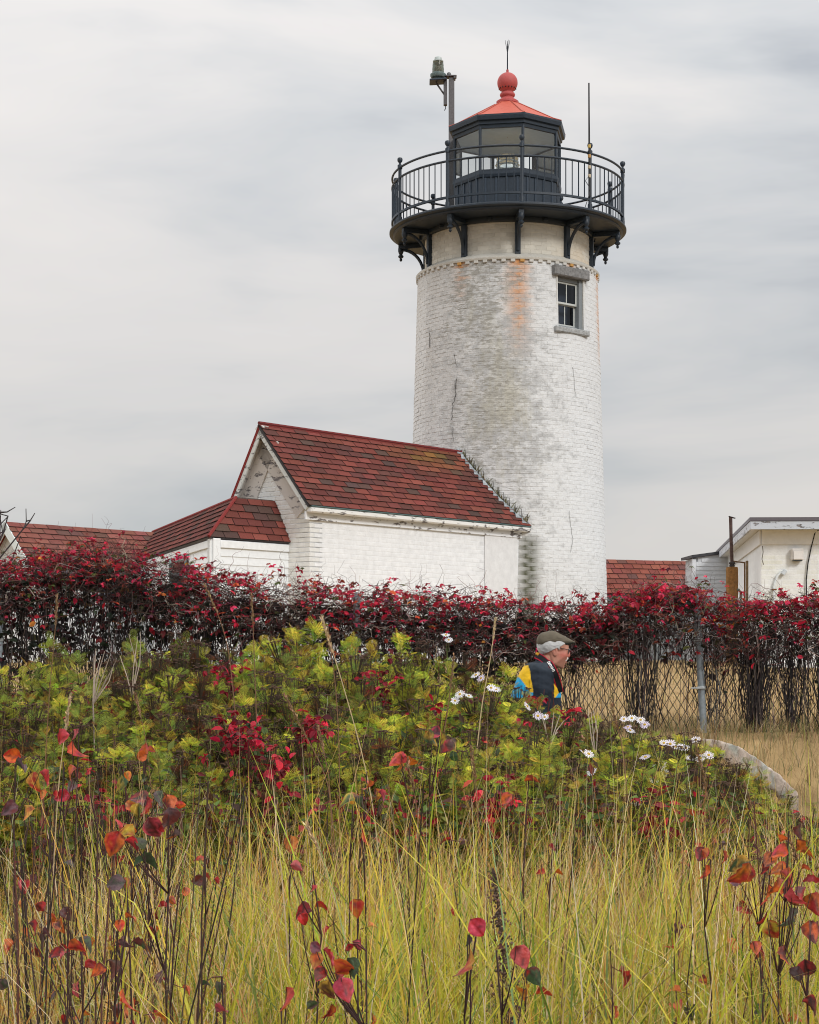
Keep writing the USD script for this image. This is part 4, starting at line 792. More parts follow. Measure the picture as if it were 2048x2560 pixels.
for si, (pa, pb, lab) in enumerate(secs):
    r = np.random.default_rng(100 + si); W = (pb - pa) / 300.0
    vn = Thing('red_vine', 'creeper ' + lab, 'vine', fence_pt((pa + pb) / 2, 1835, 0), group=None)
    left = si < 3; N = int(800 * W)
    px = r.uniform(pa, pb, N); tp_ = vine_top(px)
    # twigs of the tangled top
    h0 = r.uniform(20, 150, N); dy = r.normal(0, .13, N)
    p0 = fence_pt(px, tp_ + h0, dy); ang = r.uniform(0, 2 * PI, N); Ls = r.uniform(.10, .42, N)
    p1 = p0 + np.stack([np.cos(ang) * Ls, r.normal(0, .10, N), np.sin(ang) * Ls * .55 + .03], -1)
    lim = CAMZ + (HZ - (vine_top(CX + p1[:, 0] / p1[:, 1] * F) - 4)) / F * p1[:, 1]; p1[:, 2] = np.minimum(p1[:, 2], lim)
    K = 7; pts = wiggle(p0, p1, K, .10, r)
    rad = np.linspace(1, .35, K)[None] * r.uniform(.0014, .0042, (N, 1))
    tw = pick([(.045, .032, .028, 5), (.09, .06, .05, 2.5), (.16, .05, .05, 1.5), (.36, .29, .25, .8)], N, .2, r)
    vn.part('twig', tubes(pts, rad, np.repeat(tw[:, None], K, 1)), 'stem', kind='stuff')
    # bare whips standing above the mass
    N = int(22 * W); px = r.uniform(pa, pb, N); p0 = fence_pt(px, vine_top(px) + 20, r.normal(0, .08, N)); ang = r.uniform(.5, 2.6, N); Ls = r.uniform(.12, .34, N)
    pts = wiggle(p0, p0 + np.stack([np.cos(ang) * Ls, r.normal(0, .05, N), np.sin(ang) * Ls], -1), 8, .07, r)
    vn.part('twig', tubes(pts, np.linspace(1, .3, 8)[None] * r.uniform(.0016, .0028, (N, 1)), np.repeat(pick([(.07, .04, .035, 1), (.14, .05, .045, 1)], N, .2, r)[:, None], 8, 1)), 'stem', kind='stuff')
    # hanging strands
    dens = 300 if left else 160
    N = int(dens * W); px = r.uniform(pa, pb, N)
    if not left:
        cents = np.array([1603, 1772, 1885, 1985, 1420, 2075]); wts = np.array([1, .5, .85, .5, .25, .6])
        Nb = int(250 * W); cc = r.choice(6, Nb, p=wts / wts.sum()); pxb = cents[cc] + r.normal(0, 17, Nb); ok = (pxb > pa) & (pxb < pb); px = np.r_[px, pxb[ok]]; N = len(px)
        isb = np.r_[np.zeros(N - ok.sum(), bool), np.ones(ok.sum(), bool)]
    else: isb = np.zeros(N, bool)
    y0 = vine_top(px) + r.uniform(50, 130, N); y1 = np.where(isb, r.uniform(1780, 1850, N), np.where(left, r.uniform(1600, 1800, N), y0 + r.exponential(110, N) + 30)); y1 = np.minimum(y1, 1850)
    fan = np.where(isb, r.normal(0, 38, N) * (r.random(N) < .6), r.normal(0, 14, N))
    p0 = fence_pt(px + fan, y0, r.normal(-.02, .07, N)); p1 = fence_pt(px + r.normal(0, 5, N), y1, r.normal(-.03, .04, N))
    K = 9; pts = wiggle(p0, p1, K, .045, r)
    rad = np.linspace(.8, 1, K)[None] * np.where(isb, r.uniform(.002, .0058, N), r.uniform(.0014, .0036, N))[:, None]
    tw = pick([(.020, .017, .017, 6), (.04, .03, .028, 3), (.10, .08, .075, 1.2), (.25, .21, .19, .35)], N, .2, r)
    vn.part('hanging_stem', tubes(pts, rad, np.repeat(tw[:, None], K, 1)), 'stem', kind='stuff')
    # red leaves over the top of the mass
    N = int((720 if left else 900) * W); px = r.uniform(pa, pb, N); dd = np.abs(r.normal(0, 1, N)) * (52 if si > 1 else 62) + 3
    cl = meshkit.fbm(np.stack([px / 60., dd / 50, np.full(N, 3.)], -1), 2, 5); ok = cl > r.uniform(.28, .60, N); px, dd = px[ok], dd[ok]; N = len(px)
    cen = fence_pt(px, vine_top(px) + dd, r.normal(-.03, .14, N))
    vn.part('leaf', leaf_cluster(cen, r, RED_P, r.uniform(.024, .046, N)), 'foliage', kind='stuff')
    # leafy shoots standing out of the top
    N = int(26 * W); px = r.uniform(pa, pb, N); K = 7; Ls = r.uniform(.05, .17, N); ang = r.uniform(.6, 2.5, N); p0 = fence_pt(px, vine_top(px) + 12, r.normal(-.05, .10, N))
    pts = wiggle(p0, p0 + np.stack([np.cos(ang) * Ls, r.normal(0, .05, N), np.sin(ang) * Ls], -1), K, .05, r)
    vn.part('twig', tubes(pts, np.linspace(1, .4, K)[None] * r.uniform(.0014, .0024, (N, 1)), np.repeat(pick([(.10, .03, .03, 1), (.16, .05, .045, 1)], N, .2, r)[:, None], K, 1)), 'stem', kind='stuff')
    cen = pts[:, 2:].reshape(-1, 3); cen = cen[r.random(len(cen)) < .7]; vn.part('leaf', leaf_cluster(cen, r, RED_P, r.uniform(.020, .042, len(cen))), 'foliage', kind='stuff')
    # near-black leaves below: shadow of the mass put into their colour
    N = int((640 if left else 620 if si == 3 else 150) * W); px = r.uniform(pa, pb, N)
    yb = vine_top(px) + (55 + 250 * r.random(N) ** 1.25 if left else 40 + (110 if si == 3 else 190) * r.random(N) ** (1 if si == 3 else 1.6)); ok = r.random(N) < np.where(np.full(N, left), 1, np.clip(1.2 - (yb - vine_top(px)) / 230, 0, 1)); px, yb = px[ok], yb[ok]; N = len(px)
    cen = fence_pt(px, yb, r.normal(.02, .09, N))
    vn.part('leaf', leaf_cluster(cen, r, SHADE_LEAF if left or si == 3 else SHADE_LEAF + [(.30, .02, .02, 1.6)], r.uniform(.035, .07, N)), 'foliage', kind='stuff')
    # the leaves one can pick out singly
    N = int(16 * W); px = r.uniform(pa, pb, N); cen = fence_pt(px, vine_top(px) + r.uniform(0, 170, N), np.full(N, -.22) + r.normal(0, .05, N))
    for q in range(N):
        m = leaf_cluster(cen[q:q + 1], r, [(.50, .02, .045, 4), (.55, .09, .03, 1.5), (.40, .015, .03, 3), (.50, .20, .03, .3)], np.array([r.uniform(.055, .085)]), five=False)
        vn.part('leaf', m, 'foliage')
# bare shrub beyond the fence, far left
sh_ = Thing('bare_shrub', 'leafless dark shrub with forked twigs at the left edge above the vines', 'shrub', P(-60, 1500, 16))
brs = [[(-40, 1500), (-20, 1400), (0, 1340), (2, 1275)], [(-10, 1370), (8, 1330), (20, 1290), (5, 1286), (-15, 1280)], [(-30, 1330), (0, 1312), (20, 1291)], [(0, 1281), (18, 1280), (38, 1268)], [(-20, 1420), (20, 1370), (60, 1320), (66, 1302), (65, 1272)], [(58, 1322), (74, 1304), (87, 1283)], [(66, 1303), (78, 1300)],
       [(-40, 1400), (0, 1352), (14, 1322)], [(-30, 1450), (30, 1400), (52, 1340)], [(-40, 1360), (6, 1330), (0, 1290)]]
for b in brs: sh_.part('branch', tube([P(x, y, 15.8 + .1 * k) for k, (x, y) in enumerate(b)], np.linspace(.009, .004, len(b)), 5), 'stem', tint=np.array([.035, .028, .028]))

# ------------------------------------------------------------------ granite kerb stone on the bank at right
st_pts = [P(1755, 1846, 13.9), P(1800, 1852, 13.7), P(1850, 1872, 13.45), P(1900, 1905, 13.15), P(1950, 1940, 12.9), P(1990, 1985, 12.65)]
hull = []
sv = [[p + np.array([0, dy, dz]) for dy in (-.12, .16) for dz in (-.16, .0)] for p in st_pts]
segs = [trimesh.convex.convex_hull(np.vstack([sv[k], sv[k + 1]])) for k in range(5)]
stn = trimesh.boolean.union(segs, engine='manifold') if False else None
mm = m3.Manifold()
for sgm in segs:
    mm = mm + m3.Manifold(m3.Mesh(np.array(sgm.vertices, np.float32), np.array(sgm.faces, np.uint32)))
mm = mm.refine_to_length(.05).to_mesh(); tm_ = trimesh.Trimesh(mm.vert_properties[:, :3], mm.tri_verts); trimesh.smoothing.filter_taubin(tm_, iterations=8)
tm_.vertices += (meshkit.fbm(tm_.vertices * 9, 3, 2)[:, None] - .5) * np.array([.03, .03, .03])
lich = meshkit.fbm(tm_.vertices * 9, 3, 8)[:, None]
single('granite_kerb', (tm_.vertices, tm_.faces, np.where(lich > .58, np.array([.42, .42, .37]), np.array([.54, .45, .38]))), 'stone', 'pale granite kerb stone curving down the bank below the fence', 'kerb stone', True)

# ------------------------------------------------------------------ thicket of tansy and other plants between the grass and the path
bt_x = [-300, 0, 100, 300, 450, 550, 640, 720, 800, 900, 1000, 1100, 1200, 1270, 1310, 1420, 1500, 1600, 1700, 1760, 1850, 1950, 2048, 2300]
bt_y = [1670, 1655, 1640, 1605, 1612, 1590, 1572, 1558, 1555, 1590, 1600, 1612, 1650, 1680, 1706, 1722, 1785, 1795, 1822, 1862, 1916, 1998, 2040, 2050]
def thick_py(px, y):
    w = np.clip((np.asarray(y, float) - 7.0) / 3.5, 0, 1); return (1 - w) * np.maximum(1930, np.interp(px, bt_x, bt_y) + 40) + w * np.interp(px, bt_x, bt_y)
def spread(r, y, m=.55): return r.uniform(-1, 1, np.shape(y)) * (.235 * np.asarray(y) + m)
def thick_top(x, y): return CAMZ + (HZ - thick_py(CX + x / y * F, y)) / F * y
# pinnate leaf: midrib and eight pairs of narrow leaflets
pv, pf = [], []
def quad_leaf(a, b, w, up=0.0):
    a, b = np.array(a), np.array(b); s = np.cross(b - a, [0, 0, 1.]); s = s / np.linalg.norm(s) * w; k = len(pv); m = a * .5 + b * .5 + [0, 0, up]
    pv.extend([a, m + s, b, m - s]); pf.extend([[k, k + 1, k + 2], [k, k + 2, k + 3]])
quad_leaf((0, 0, 0), (1, 0, -.10), .018)
for q in range(8):
    x = .16 + q * .10; L = .30 * math.sin(PI * (.25 + .68 * (q / 7) ** 1.0)) + .05
    for sg in (1, -1): quad_leaf((x, 0, -.10 * x), (x + L * .55, sg * L, .04 - .12 * x), .024, .02)
PNV, PNF = np.array(pv), np.array(pf)
BTN = lathe([(1.0, 0), (.8, .35), (.01, .5)], n=6); BTNV, BTNF = BTN[0], BTN[1]
def tansy(r, leafpal, dead=.25, heads=.6, yellow=.06, nst=6, headpal=None):
    """parts of one plant about a metre tall: stems, leaves, flat flower heads"""
    L, S, Hd = [], [], []
    for q in range(nst):
        az = r.uniform(0, 2 * PI); tilt = r.uniform(.02, .22); hh = r.uniform(.72, 1.0) if q else 1.0
        b = np.array([r.normal(0, .06), r.normal(0, .06), 0]); K = 6; t = np.linspace(0, 1, K)
        pth = b + np.stack([np.cos(az) * tilt * t ** 1.4, np.sin(az) * tilt * t ** 1.4, hh * t], -1) + r.normal(0, .006, (K, 3)) * t[:, None]
        S.append(tubes(pth[None], np.linspace(.005, .0025, K)[None], np.tile(pick([(.07, .05, .03, 2), (.12, .06, .035, 1), (.10, .11, .03, 1)], 1, .2, r), (K, 1))[None], 4))
        nl = 58; tl = np.sort(1 - .66 * r.random(nl) ** 1.5); pos = np.stack([np.interp(tl, t, pth[:, c]) for c in range(3)], -1)
        a = np.arange(nl) * 2.4 + r.normal(0, .4, nl); e = r.normal(.25, .35, nl) + .25 * tl
        d = np.stack([np.cos(a) * np.cos(e), np.sin(a) * np.cos(e), np.sin(e)], -1); sz = r.uniform(.06, .135, nl) * (1.15 - .5 * tl)
        col = pick(leafpal, nl, .30, r); dd = r.random(nl) < dead * np.clip(1.9 - 2.0 * tl, .15, 1.6); col[dd] = pick([(.07, .035, .02, 2), (.13, .07, .025, 1), (.16, .045, .02, .7)], dd.sum(), .25, r)
        L.append(scatter(PNV, PNF, pos, frames(d, roll=r.normal(0, .5, nl)) * sz[:, None, None], col))
        if r.random() < heads:
            tip = pth[-1]; n = r.integers(16, 34); a = r.uniform(0, 2 * PI, n); rr = .072 * np.sqrt(r.random(n)) * r.uniform(.7, 1.3)
            hp = tip + np.stack([np.cos(a) * rr, np.sin(a) * rr, .075 + r.normal(0, .006, n) - rr * .12], -1)
            S.append(tubes(np.stack([np.repeat(pth[-2:-1], n, 0) * .35 + tip * .65, hp], 1), np.full((n, 2), .0013), np.full((n, 2, 3), .06) * [1, .75, .5], 3))
            c = pick(headpal or [(.055, .028, .016, 5), (.10, .04, .018, 2), (.20, .085, .02, 1)], 1, .2, r) * r.lognormal(0, .15, (n, 1))
            if r.random() < yellow: c = pick([(.62, .38, .02, 1)], n, .12, r)
            Hd.append(scatter(BTNV, BTNF, hp, np.tile(np.eye(3), (n, 1, 1)) * r.uniform(.007, .011, n)[:, None, None], c))
    return cat(S), cat(L), (cat(Hd) if Hd else None)
YG = [(.46, .455, .05, 4), (.34, .39, .05, 3), (.56, .49, .06, 2.2), (.15, .20, .04, 2.4), (.48, .30, .05, .8), (.16, .07, .03, .8)]
OL = [(.25, .29, .05, 4), (.36, .37, .055, 3), (.15, .20, .045, 2.5), (.46, .40, .06, 1.4), (.40, .21, .045, .7)]
BR = [(.12, .055, .028, 3), (.14, .08, .03, 2), (.20, .06, .025, 1), (.12, .14, .035, 1.2), (.05, .03, .018, 2)]
kinds = [('tansy_plant', 'bushy ferny yellow green plant with browned flat flower heads in the thicket', 'plant', 'yellow green tansy plants in the thicket', YG, .10, .25, .0, 9), ('tansy_plant', None, None, None, YG, .16, .4, .0, 9),
         ('olive_tansy', 'olive green ferny plant with dark flat seed heads in the thicket', 'plant', 'olive tansy plants in the thicket', OL, .16, .30, .12, 9), ('olive_tansy', None, None, None, OL, .24, .45, .0, 9),
         ('withered_tansy', 'withered brown plant with dark flat seed heads in the thicket', 'plant', 'withered plants in the thicket', BR, .6, .9, .0, 6)]
protos = []
lab = None
for q, (nm, lb, ct, gp_, pal, dead, heads, yel, nst) in enumerate(kinds):
    lab = (lb, ct, gp_) if lb else lab
    r = np.random.default_rng(300 + q); S, L, Hd = tansy(r, pal, dead, heads, yel, nst)
    t = Thing(nm, lab[0], lab[1], (0, 0, 0), lab[2])
    t.part('stem', S, 'stem'); t.part('leaves', L, 'foliage', kind='stuff'); t.part('flower_head', Hd, 'stem', kind='stuff')
    protos.append([t, nm, lab, False])
r = np.random.default_rng(41); spots = []
tries = 0
while len(spots) < 390 and tries < 20000:
    tries += 1
    y = 7.3 + 3.3 * r.random() ** .9; x = float(spread(r, y, .75))
    px = CX + x / y * F
    if px > 1270 and y > 10.2 and px < 1480: continue
    if all((x - a) ** 2 + (y - b) ** 2 > .135 ** 2 for a, b in spots): spots.append((x, y))
spots.sort(key=lambda s: s[1])
for x, y in spots:
    px = CX + x / y * F; g = float(ground(x, y)); h = thick_top(x, y) - g - .02 - abs(r.normal(0, .10)) + .05 * (r.random() < .2)
    h -= .05 * (1265 < px < 1450) * (y > 8.4); h = max(h, .35)
    yellowish = .40 + .45 * math.exp(-((px - 1000) / 560) ** 2); u_ = r.random()
    if u_ < .12: k = 4
    elif u_ < .12 + .70 * yellowish: k = int(r.integers(0, 2))
    else: k = int(r.integers(2, 4))
    t, nm, lb, used = protos[k]; s = .92 * h ** .5
    if not used:
        protos[k][3] = True; x_ = UsdGeom.Xform(t.prim); t.prim.GetAttribute('xformOp:translate').Set(Gf.Vec3d(x, y, g)); x_.AddRotateZOp().Set(float(r.uniform(0, 360))); x_.AddScaleOp().Set(Gf.Vec3f(s, s, h))
    else: t.copy(nm, (x, y, g), r.uniform(0, 360), (s, s, h), lb[0], lb[2])
# fill of small leaves and dry stems inside the thicket
r = np.random.default_rng(55); N = 36000
y = r.uniform(6.7, 10.7, N); x = spread(r, y, .75); px = CX + x / y * F; g = ground(x, y); zt = thick_top(x, y) - .05
z = g + (zt - g) * r.random(N) ** .75 * .95
TL = np.array([[0, 0, 0], [.45, .22, .05], [.45, -.22, .05], [1, 0, -.08]]); TLF = np.array([[0, 3, 1], [0, 2, 3]])
d = r.normal(0, 1, (N, 3)) * [1, 1, .5]; cl = meshkit.noise(np.stack([x * 3, y * 3, z * 3], -1), 3)
colA = pick([(.05, .075, .022, 4), (.10, .14, .03, 3), (.06, .03, .018, 4), (.22, .25, .04, 1.2), (.14, .025, .022, 1.3), (.20, .10, .03, .8)], N, .25, r)
m1 = scatter(TL, TLF, np.stack([x, y, z], -1), frames(d, roll=r.uniform(-1, 1, N)) * r.uniform(.03, .075, N)[:, None, None], colA)
Nr = 2600; k_ = r.choice(N, Nr * 6); nzr = meshkit.noise(np.stack([x[k_] * 2.6, y[k_] * 2.6, z[k_] * 2.6], -1), 8); k_ = k_[(nzr > .66) & (z[k_] > g[k_] + .45 * (zt[k_] - g[k_]))][:Nr]
mr = leaf_cluster(np.stack([x[k_], y[k_] - .05, z[k_] + .05], -1), r, [(.40, .014, .035, 3), (.24, .012, .022, 3), (.12, .015, .02, 2), (.42, .06, .03, 1)], r.uniform(.03, .055, len(k_)), five=False)
m1 = cat([m1, mr])
single('undergrowth', m1, 'foliage', 'dense dark undergrowth of small leaves filling the thicket', 'undergrowth', kind='stuff')
N = 800; y = r.uniform(6.7, 10.6, N); x = spread(r, y, .75); g = ground(x, y); h = (thick_top(x, y) - g) * r.uniform(.5, 1.04, N); K = 5; tt = np.linspace(0, 1, K)
ln = r.normal(0, .10, (N, 2)); pts = np.stack([x[:, None] + ln[:, :1] * tt ** 1.5, y[:, None] + ln[:, 1:] * tt ** 1.5, g[:, None] + h[:, None] * tt], -1)
m2 = tubes(pts, np.linspace(1, .5, K)[None] * r.uniform(.0015, .004, (N, 1)), np.repeat(pick([(.05, .035, .028, 4), (.10, .055, .04, 2), (.34, .26, .17, 1.2), (.08, .10, .03, 1.5)], N, .2, r)[:, None], K, 1))
single('thicket_stems', m2, 'stem', 'many thin brown and straw stems standing through the thicket', 'stems', kind='stuff')
# crimson creepers in the thicket
creep = [(600, 1845, 62, 90, 7.6, 'below the middle of the thicket, left of the long pale stalk'), (775, 1830, 42, 50, 7.8, 'between the long pale stalk and the thicket middle'), (565, 1685, 45, 30, 9.6, 'high in the thicket left of centre'), (955, 1700, 45, 32, 9.6, 'high in the thicket under the white asters'),
         (1255, 2015, 60, 60, 7.0, 'at the grass edge below the man'), (690, 1915, 60, 40, 7.2, 'at the grass edge under the bright creeper'), (1340, 1755, 34, 14, 10.3, 'in front of the jacket sleeve'), (1415, 1790, 36, 18, 10.2, 'just right of the man below the fence mesh'), (250, 2010, 70, 26, 7.1, 'behind the orange leaves at left'), (1640, 2040, 60, 26, 7.1, 'low at right in front of the kerb stone'), (1080, 1790, 50, 14, 8.8, 'beside the dark dead stalk')]
for px, py, rad, n, D, lb in creep:
    n = int(n * 1.0); cen = np.stack([np.full(n, 0.)] * 3, -1); ppx = px + r.normal(0, rad * .55, n); ppy = py + r.normal(0, rad * .5, n); DD = D + r.normal(-.12, .15, n)
    cen = np.stack([(ppx - CX) / F * DD, DD, CAMZ + (HZ - ppy) / F * DD], -1); b = P(px, py, D); gz0 = float(ground(b[0], b[1]))
    c = Thing('crimson_creeper', 'crimson leaved creeper ' + lb, 'creeper', (b[0], b[1], gz0))
    st = wiggle(np.tile([b[0], b[1], gz0], (9, 1)) + r.normal(0, .08, (9, 3)) * [1, 1, 0], cen[r.choice(n, 9)], 7, .08, r)
    c.part('stem', tubes(st, np.full((9, 7), .0025), np.tile(np.array([.10, .03, .025]), (9, 7, 1))), 'stem')
    big = max(4, n // 8)
    c.part('leaf', leaf_cluster(cen[big:], r, [(.36, .012, .030, 3), (.22, .010, .020, 3), (.09, .012, .015, 3), (.46, .03, .05, 1.0), (.06, .09, .03, 1.5), (.14, .035, .04, 1)], r.uniform(.025, .048, n - big)), 'foliage', kind='stuff')
    for q in range(big): c.part('leaf', leaf_cluster(cen[q:q + 1] + [0, -.12, 0], r, [(.52, .015, .05, 3), (.42, .012, .03, 2)], np.array([r.uniform(.04, .06)]), five=False), 'foliage')
# white asters
def aster_head(c, rad, r):
    n = 13; a = np.arange(n) / n * 2 * PI + r.uniform(0, 1); nrm = unit([r.normal(0, .35), -.55 + r.normal(0, .25), .75]); ux = unit(np.cross([1, .1, 0], nrm)); uy = np.cross(nrm, ux)
    dirs = np.cos(a)[:, None] * ux + np.sin(a)[:, None] * uy
    M = frames(dirs, np.tile(nrm, (n, 1))) * rad * r.uniform(.85, 1.1, n)[:, None, None]
    pt = np.array([[.12, .07, .02], [.12, -.07, .02], [.9, -.13, .06], [.9, .13, .06], [1.03, 0, .03]]); pf_ = np.array([[0, 1, 2], [0, 2, 3], [3, 2, 4]])
    ray = scatter(pt, pf_, np.tile(c, (n, 1)), M, pick([(.78, .76, .80, 3), (.70, .64, .78, 1)], 1, .04, r).repeat(n, 0))
    B = np.stack([ux, uy, nrm], 1) * rad * .30; disc = (BTNV @ B.T * 1.0 + c + nrm * rad * .05, BTNF, np.tile([.55, .36, .04], (len(BTNV), 1)))
    return ray, disc
asters = [([(1115, 1588), (1122, 1600)], 10.4, 'highest white aster, left of the man against the dark vine'), ([(1190, 1688), (1203, 1696)], 9.6, 'pale aster pair left of the jacket'), ([(1228, 1720), (1240, 1724)], 9.4, 'lilac white aster nearest the blue back of the jacket'),
          ([(1150, 1736), (1172, 1740), (1138, 1752)], 9.2, 'three headed aster beside the dark dead stalk'), ([(1318, 1766)], 9.6, 'single white aster just below the jacket'), ([(1345, 1790), (1362, 1793)], 9.2, 'white aster below and right of the jacket sleeve'), ([(1458, 1882), (1472, 1885)], 8.6, 'lone lilac white aster in the green at right centre'),
          ([(1480, 1930)], 8.2, 'low white aster under the yellow green tansy at right'), ([(1560, 1798), (1580, 1796), (1602, 1800), (1612, 1812), (1575, 1826), (1570, 1818)], 9.4, 'big white aster clump under the dark vine trunk'), ([(1660, 1858), (1676, 1860), (1690, 1868), (1705, 1868), (1716, 1870)], 9.2, 'row of white aster heads left of the kerb stone'),
          ([(1726, 1896), (1740, 1850), (1772, 1888), (1752, 1896)], 9.0, 'scattered aster heads at the upper end of the kerb stone'), ([(1645, 1918), (1660, 1934), (1655, 1912), (1614, 1893)], 8.6, 'aster with daisy heads right of the dark seed stalk'), ([(1702, 1980), (1636, 1952)], 8.2, 'low aster with two small heads at right'), ([(1588, 2004), (1594, 2010)], 7.4, 'lowest aster, just above the grass')]
for hs, D, lb in asters:
    b = P(np.mean([h[0] for h in hs]), 1900, D); gz0 = float(ground(b[0], b[1])); a = Thing('white_aster', lb, 'aster', (b[0], b[1], gz0), 'white asters in the thicket')
    hub = np.array([b[0], b[1], P(0, np.mean([h[1] for h in hs]) + 60, D)[2]])
    a.part('stem', tube([(b[0], b[1], gz0), hub * .5 + np.array([b[0], b[1], gz0]) * .5 + [.01, 0, 0], hub], .003, 4), 'stem', tint=np.array([.10, .13, .04]))
    nl = 22; zz = r.uniform(gz0 + .3 * (hub[2] - gz0), hub[2], nl); az = r.uniform(0, 2 * PI, nl); d = np.stack([np.cos(az), np.sin(az), r.normal(.3, .3, nl)], -1)
    a.part('leaves', scatter(TL * [1, .6, 1], TLF, np.stack([np.full(nl, b[0]), np.full(nl, b[1]), zz], -1), frames(d) * .07, pick([(.08, .15, .04, 2), (.13, .19, .05, 1)], nl, .2, r)), 'foliage', kind='stuff')
    for hx, hy in hs:
        c = P(hx, hy, D - .06); ray, disc = aster_head(c, r.uniform(.023, .031), r)
        a.part('stalk', tube([hub, (hub + c) / 2 + [0, .01, .01], c - [0, -.004, .004]], .0018, 3), 'stem', tint=np.array([.10, .13, .04]))
        f_ = a.part('flower', ray, 'foliage'); a.part('disc', disc, 'foliage', under=f_)

# ------------------------------------------------------------------ tall grass
def blades(r, x, y, h, w, lean, c0, c1, S=5, droop=.35):
    N = len(x); t = np.linspace(0, 1, S)[None]; z0 = ground(x, y)
    L = np.linalg.norm(lean, axis=1)
    px_ = x[:, None] + lean[:, :1] * h[:, None] * t ** 1.8; py_ = y[:, None] + lean[:, 1:] * h[:, None] * t ** 1.8
    pz = z0[:, None] - .02 + h[:, None] * (t - droop * np.minimum(L, 1.2)[:, None] * t ** 3)
    a = np.arctan2(lean[:, 1], lean[:, 0]) + PI / 2 + r.normal(0, .7, N); sd = np.stack([np.cos(a), np.sin(a), np.zeros(N)], -1)
    ww = (w[:, None] * np.clip((1 - t) ** .7, .04, 1) * np.clip(.55 + t * 2, 0, 1))[:, :, None]
    ctr = np.stack([px_, py_, pz], -1); V = np.stack([ctr - sd[:, None] * ww, ctr + sd[:, None] * ww], 2).reshape(N, 2 * S, 3)
    k = np.arange(S - 1); f = np.vstack([np.c_[2 * k, 2 * k + 1, 2 * k + 3], np.c_[2 * k, 2 * k + 3, 2 * k + 2]])
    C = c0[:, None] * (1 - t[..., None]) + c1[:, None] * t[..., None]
    return V.reshape(-1, 3), (f[None] + (np.arange(N) * 2 * S)[:, None, None]).reshape(-1, 3), np.repeat(C, 2, 1).reshape(-1, 3)
GREEN = [(.44, .43, .045, 4), (.60, .53, .06, 4), (.17, .23, .035, 2.4), (.60, .48, .06, 2.4), (.30, .42, .16, .6)]
STRAW = [(.66, .45, .16, 4), (.72, .55, .26, 3), (.60, .35, .07, 2.8), (.46, .19, .05, 1.2), (.80, .68, .46, 1.8), (.16, .09, .05, 1.8)]
r = np.random.default_rng(77); parts_g = []
N = 52000; y = 3.0 + 4.2 * r.random(N) ** .75; x = spread(r, y, .75)
cl = r.integers(0, 2150, N); cy = 3.1 + 4.2 * r.random(2150) ** .75; cx = spread(r, cy, .75); tuft = r.random(N) < .86
x = np.where(tuft, cx[cl] + r.normal(0, .035, N), x); y = np.where(tuft, cy[cl] + r.normal(0, .035, N), y)
pxx = CX + x / y * F; clean = r.normal(0, .20, (2150, 2)) + [.03, 0]
lean = np.where(tuft[:, None], clean[cl], 0) + r.normal(0, .27, (N, 2)); wild = r.random(N) < .24; lean[wild] += r.normal(0, .6, (wild.sum(), 2))
nz = meshkit.fbm(np.stack([x * 1.1, y * 1.1, 0 * x], -1), 3, 6)
strawp = np.clip(.54 + 1.8 * (nz - .5) + .34 * np.clip((y - 4.6) / 2, 0, 1), .15, .92)
isS = r.random(N) < strawp
c1 = np.where(isS[:, None], pick(STRAW, N, .14, r), pick(GREEN, N, .16, r)); c0 = c1 * np.where(isS[:, None], [.38, .30, .26], [.32, .36, .30])  # blade feet painted darker to deepen the shade in the gaps
topz = CAMZ - .090 * y + .03; left_dark = np.clip((420 - pxx) / 420, 0, 1)
h = (topz - ground(x, y)) * np.clip(r.normal(.74, .22, N), .22, 1.25) * (1 - .14 * left_dark)
ok = r.random(N) > .45 * left_dark
sel = ok
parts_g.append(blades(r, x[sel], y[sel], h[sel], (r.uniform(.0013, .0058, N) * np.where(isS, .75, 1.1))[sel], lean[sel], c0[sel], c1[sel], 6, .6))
N = 600; y = r.uniform(4.3, 7, N); x = spread(r, y, .6)     # broad blades
parts_g.append(blades(r, x, y, (CAMZ - .1 * y) * r.uniform(.5, 1.0, N), r.uniform(.0035, .0065, N), r.normal(0, .26, (N, 2)), pick([(.18, .27, .05, 2), (.30, .34, .05, 2), (.16, .28, .12, .7)], N, .12, r), pick([(.26, .34, .06, 2), (.40, .36, .06, 1)], N, .12, r), 7, .5))
N = 1700; y = r.uniform(3.2, 7.2, N); x = spread(r, y, .6); c = pick([(.66, .50, .24, 3), (.74, .62, .40, 1.5), (.52, .30, .10, 1.5), (.40, .22, .09, 1)], N, .14, r)     # dead blades, bent over and curled
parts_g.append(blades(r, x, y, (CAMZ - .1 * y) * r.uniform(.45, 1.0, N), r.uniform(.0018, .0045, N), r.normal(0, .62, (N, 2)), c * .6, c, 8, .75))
N = 900; y = r.uniform(3.6, 7.2, N); x = spread(r, y, .6)      # thin flowering stalks rising past the thicket edge
hh = (CAMZ - .083 * y) * r.uniform(.9, 1.28, N); c = pick(STRAW, N, .14, r)
parts_g.append(blades(r, x, y, hh, r.uniform(.0010, .0018, N), r.normal(0, .17, (N, 2)) + [.05, 0], c, c, 5, .2))
single('tall_grass', cat(parts_g), 'grass', 'tall green and straw coloured grass filling the foreground', 'grass', kind='stuff')
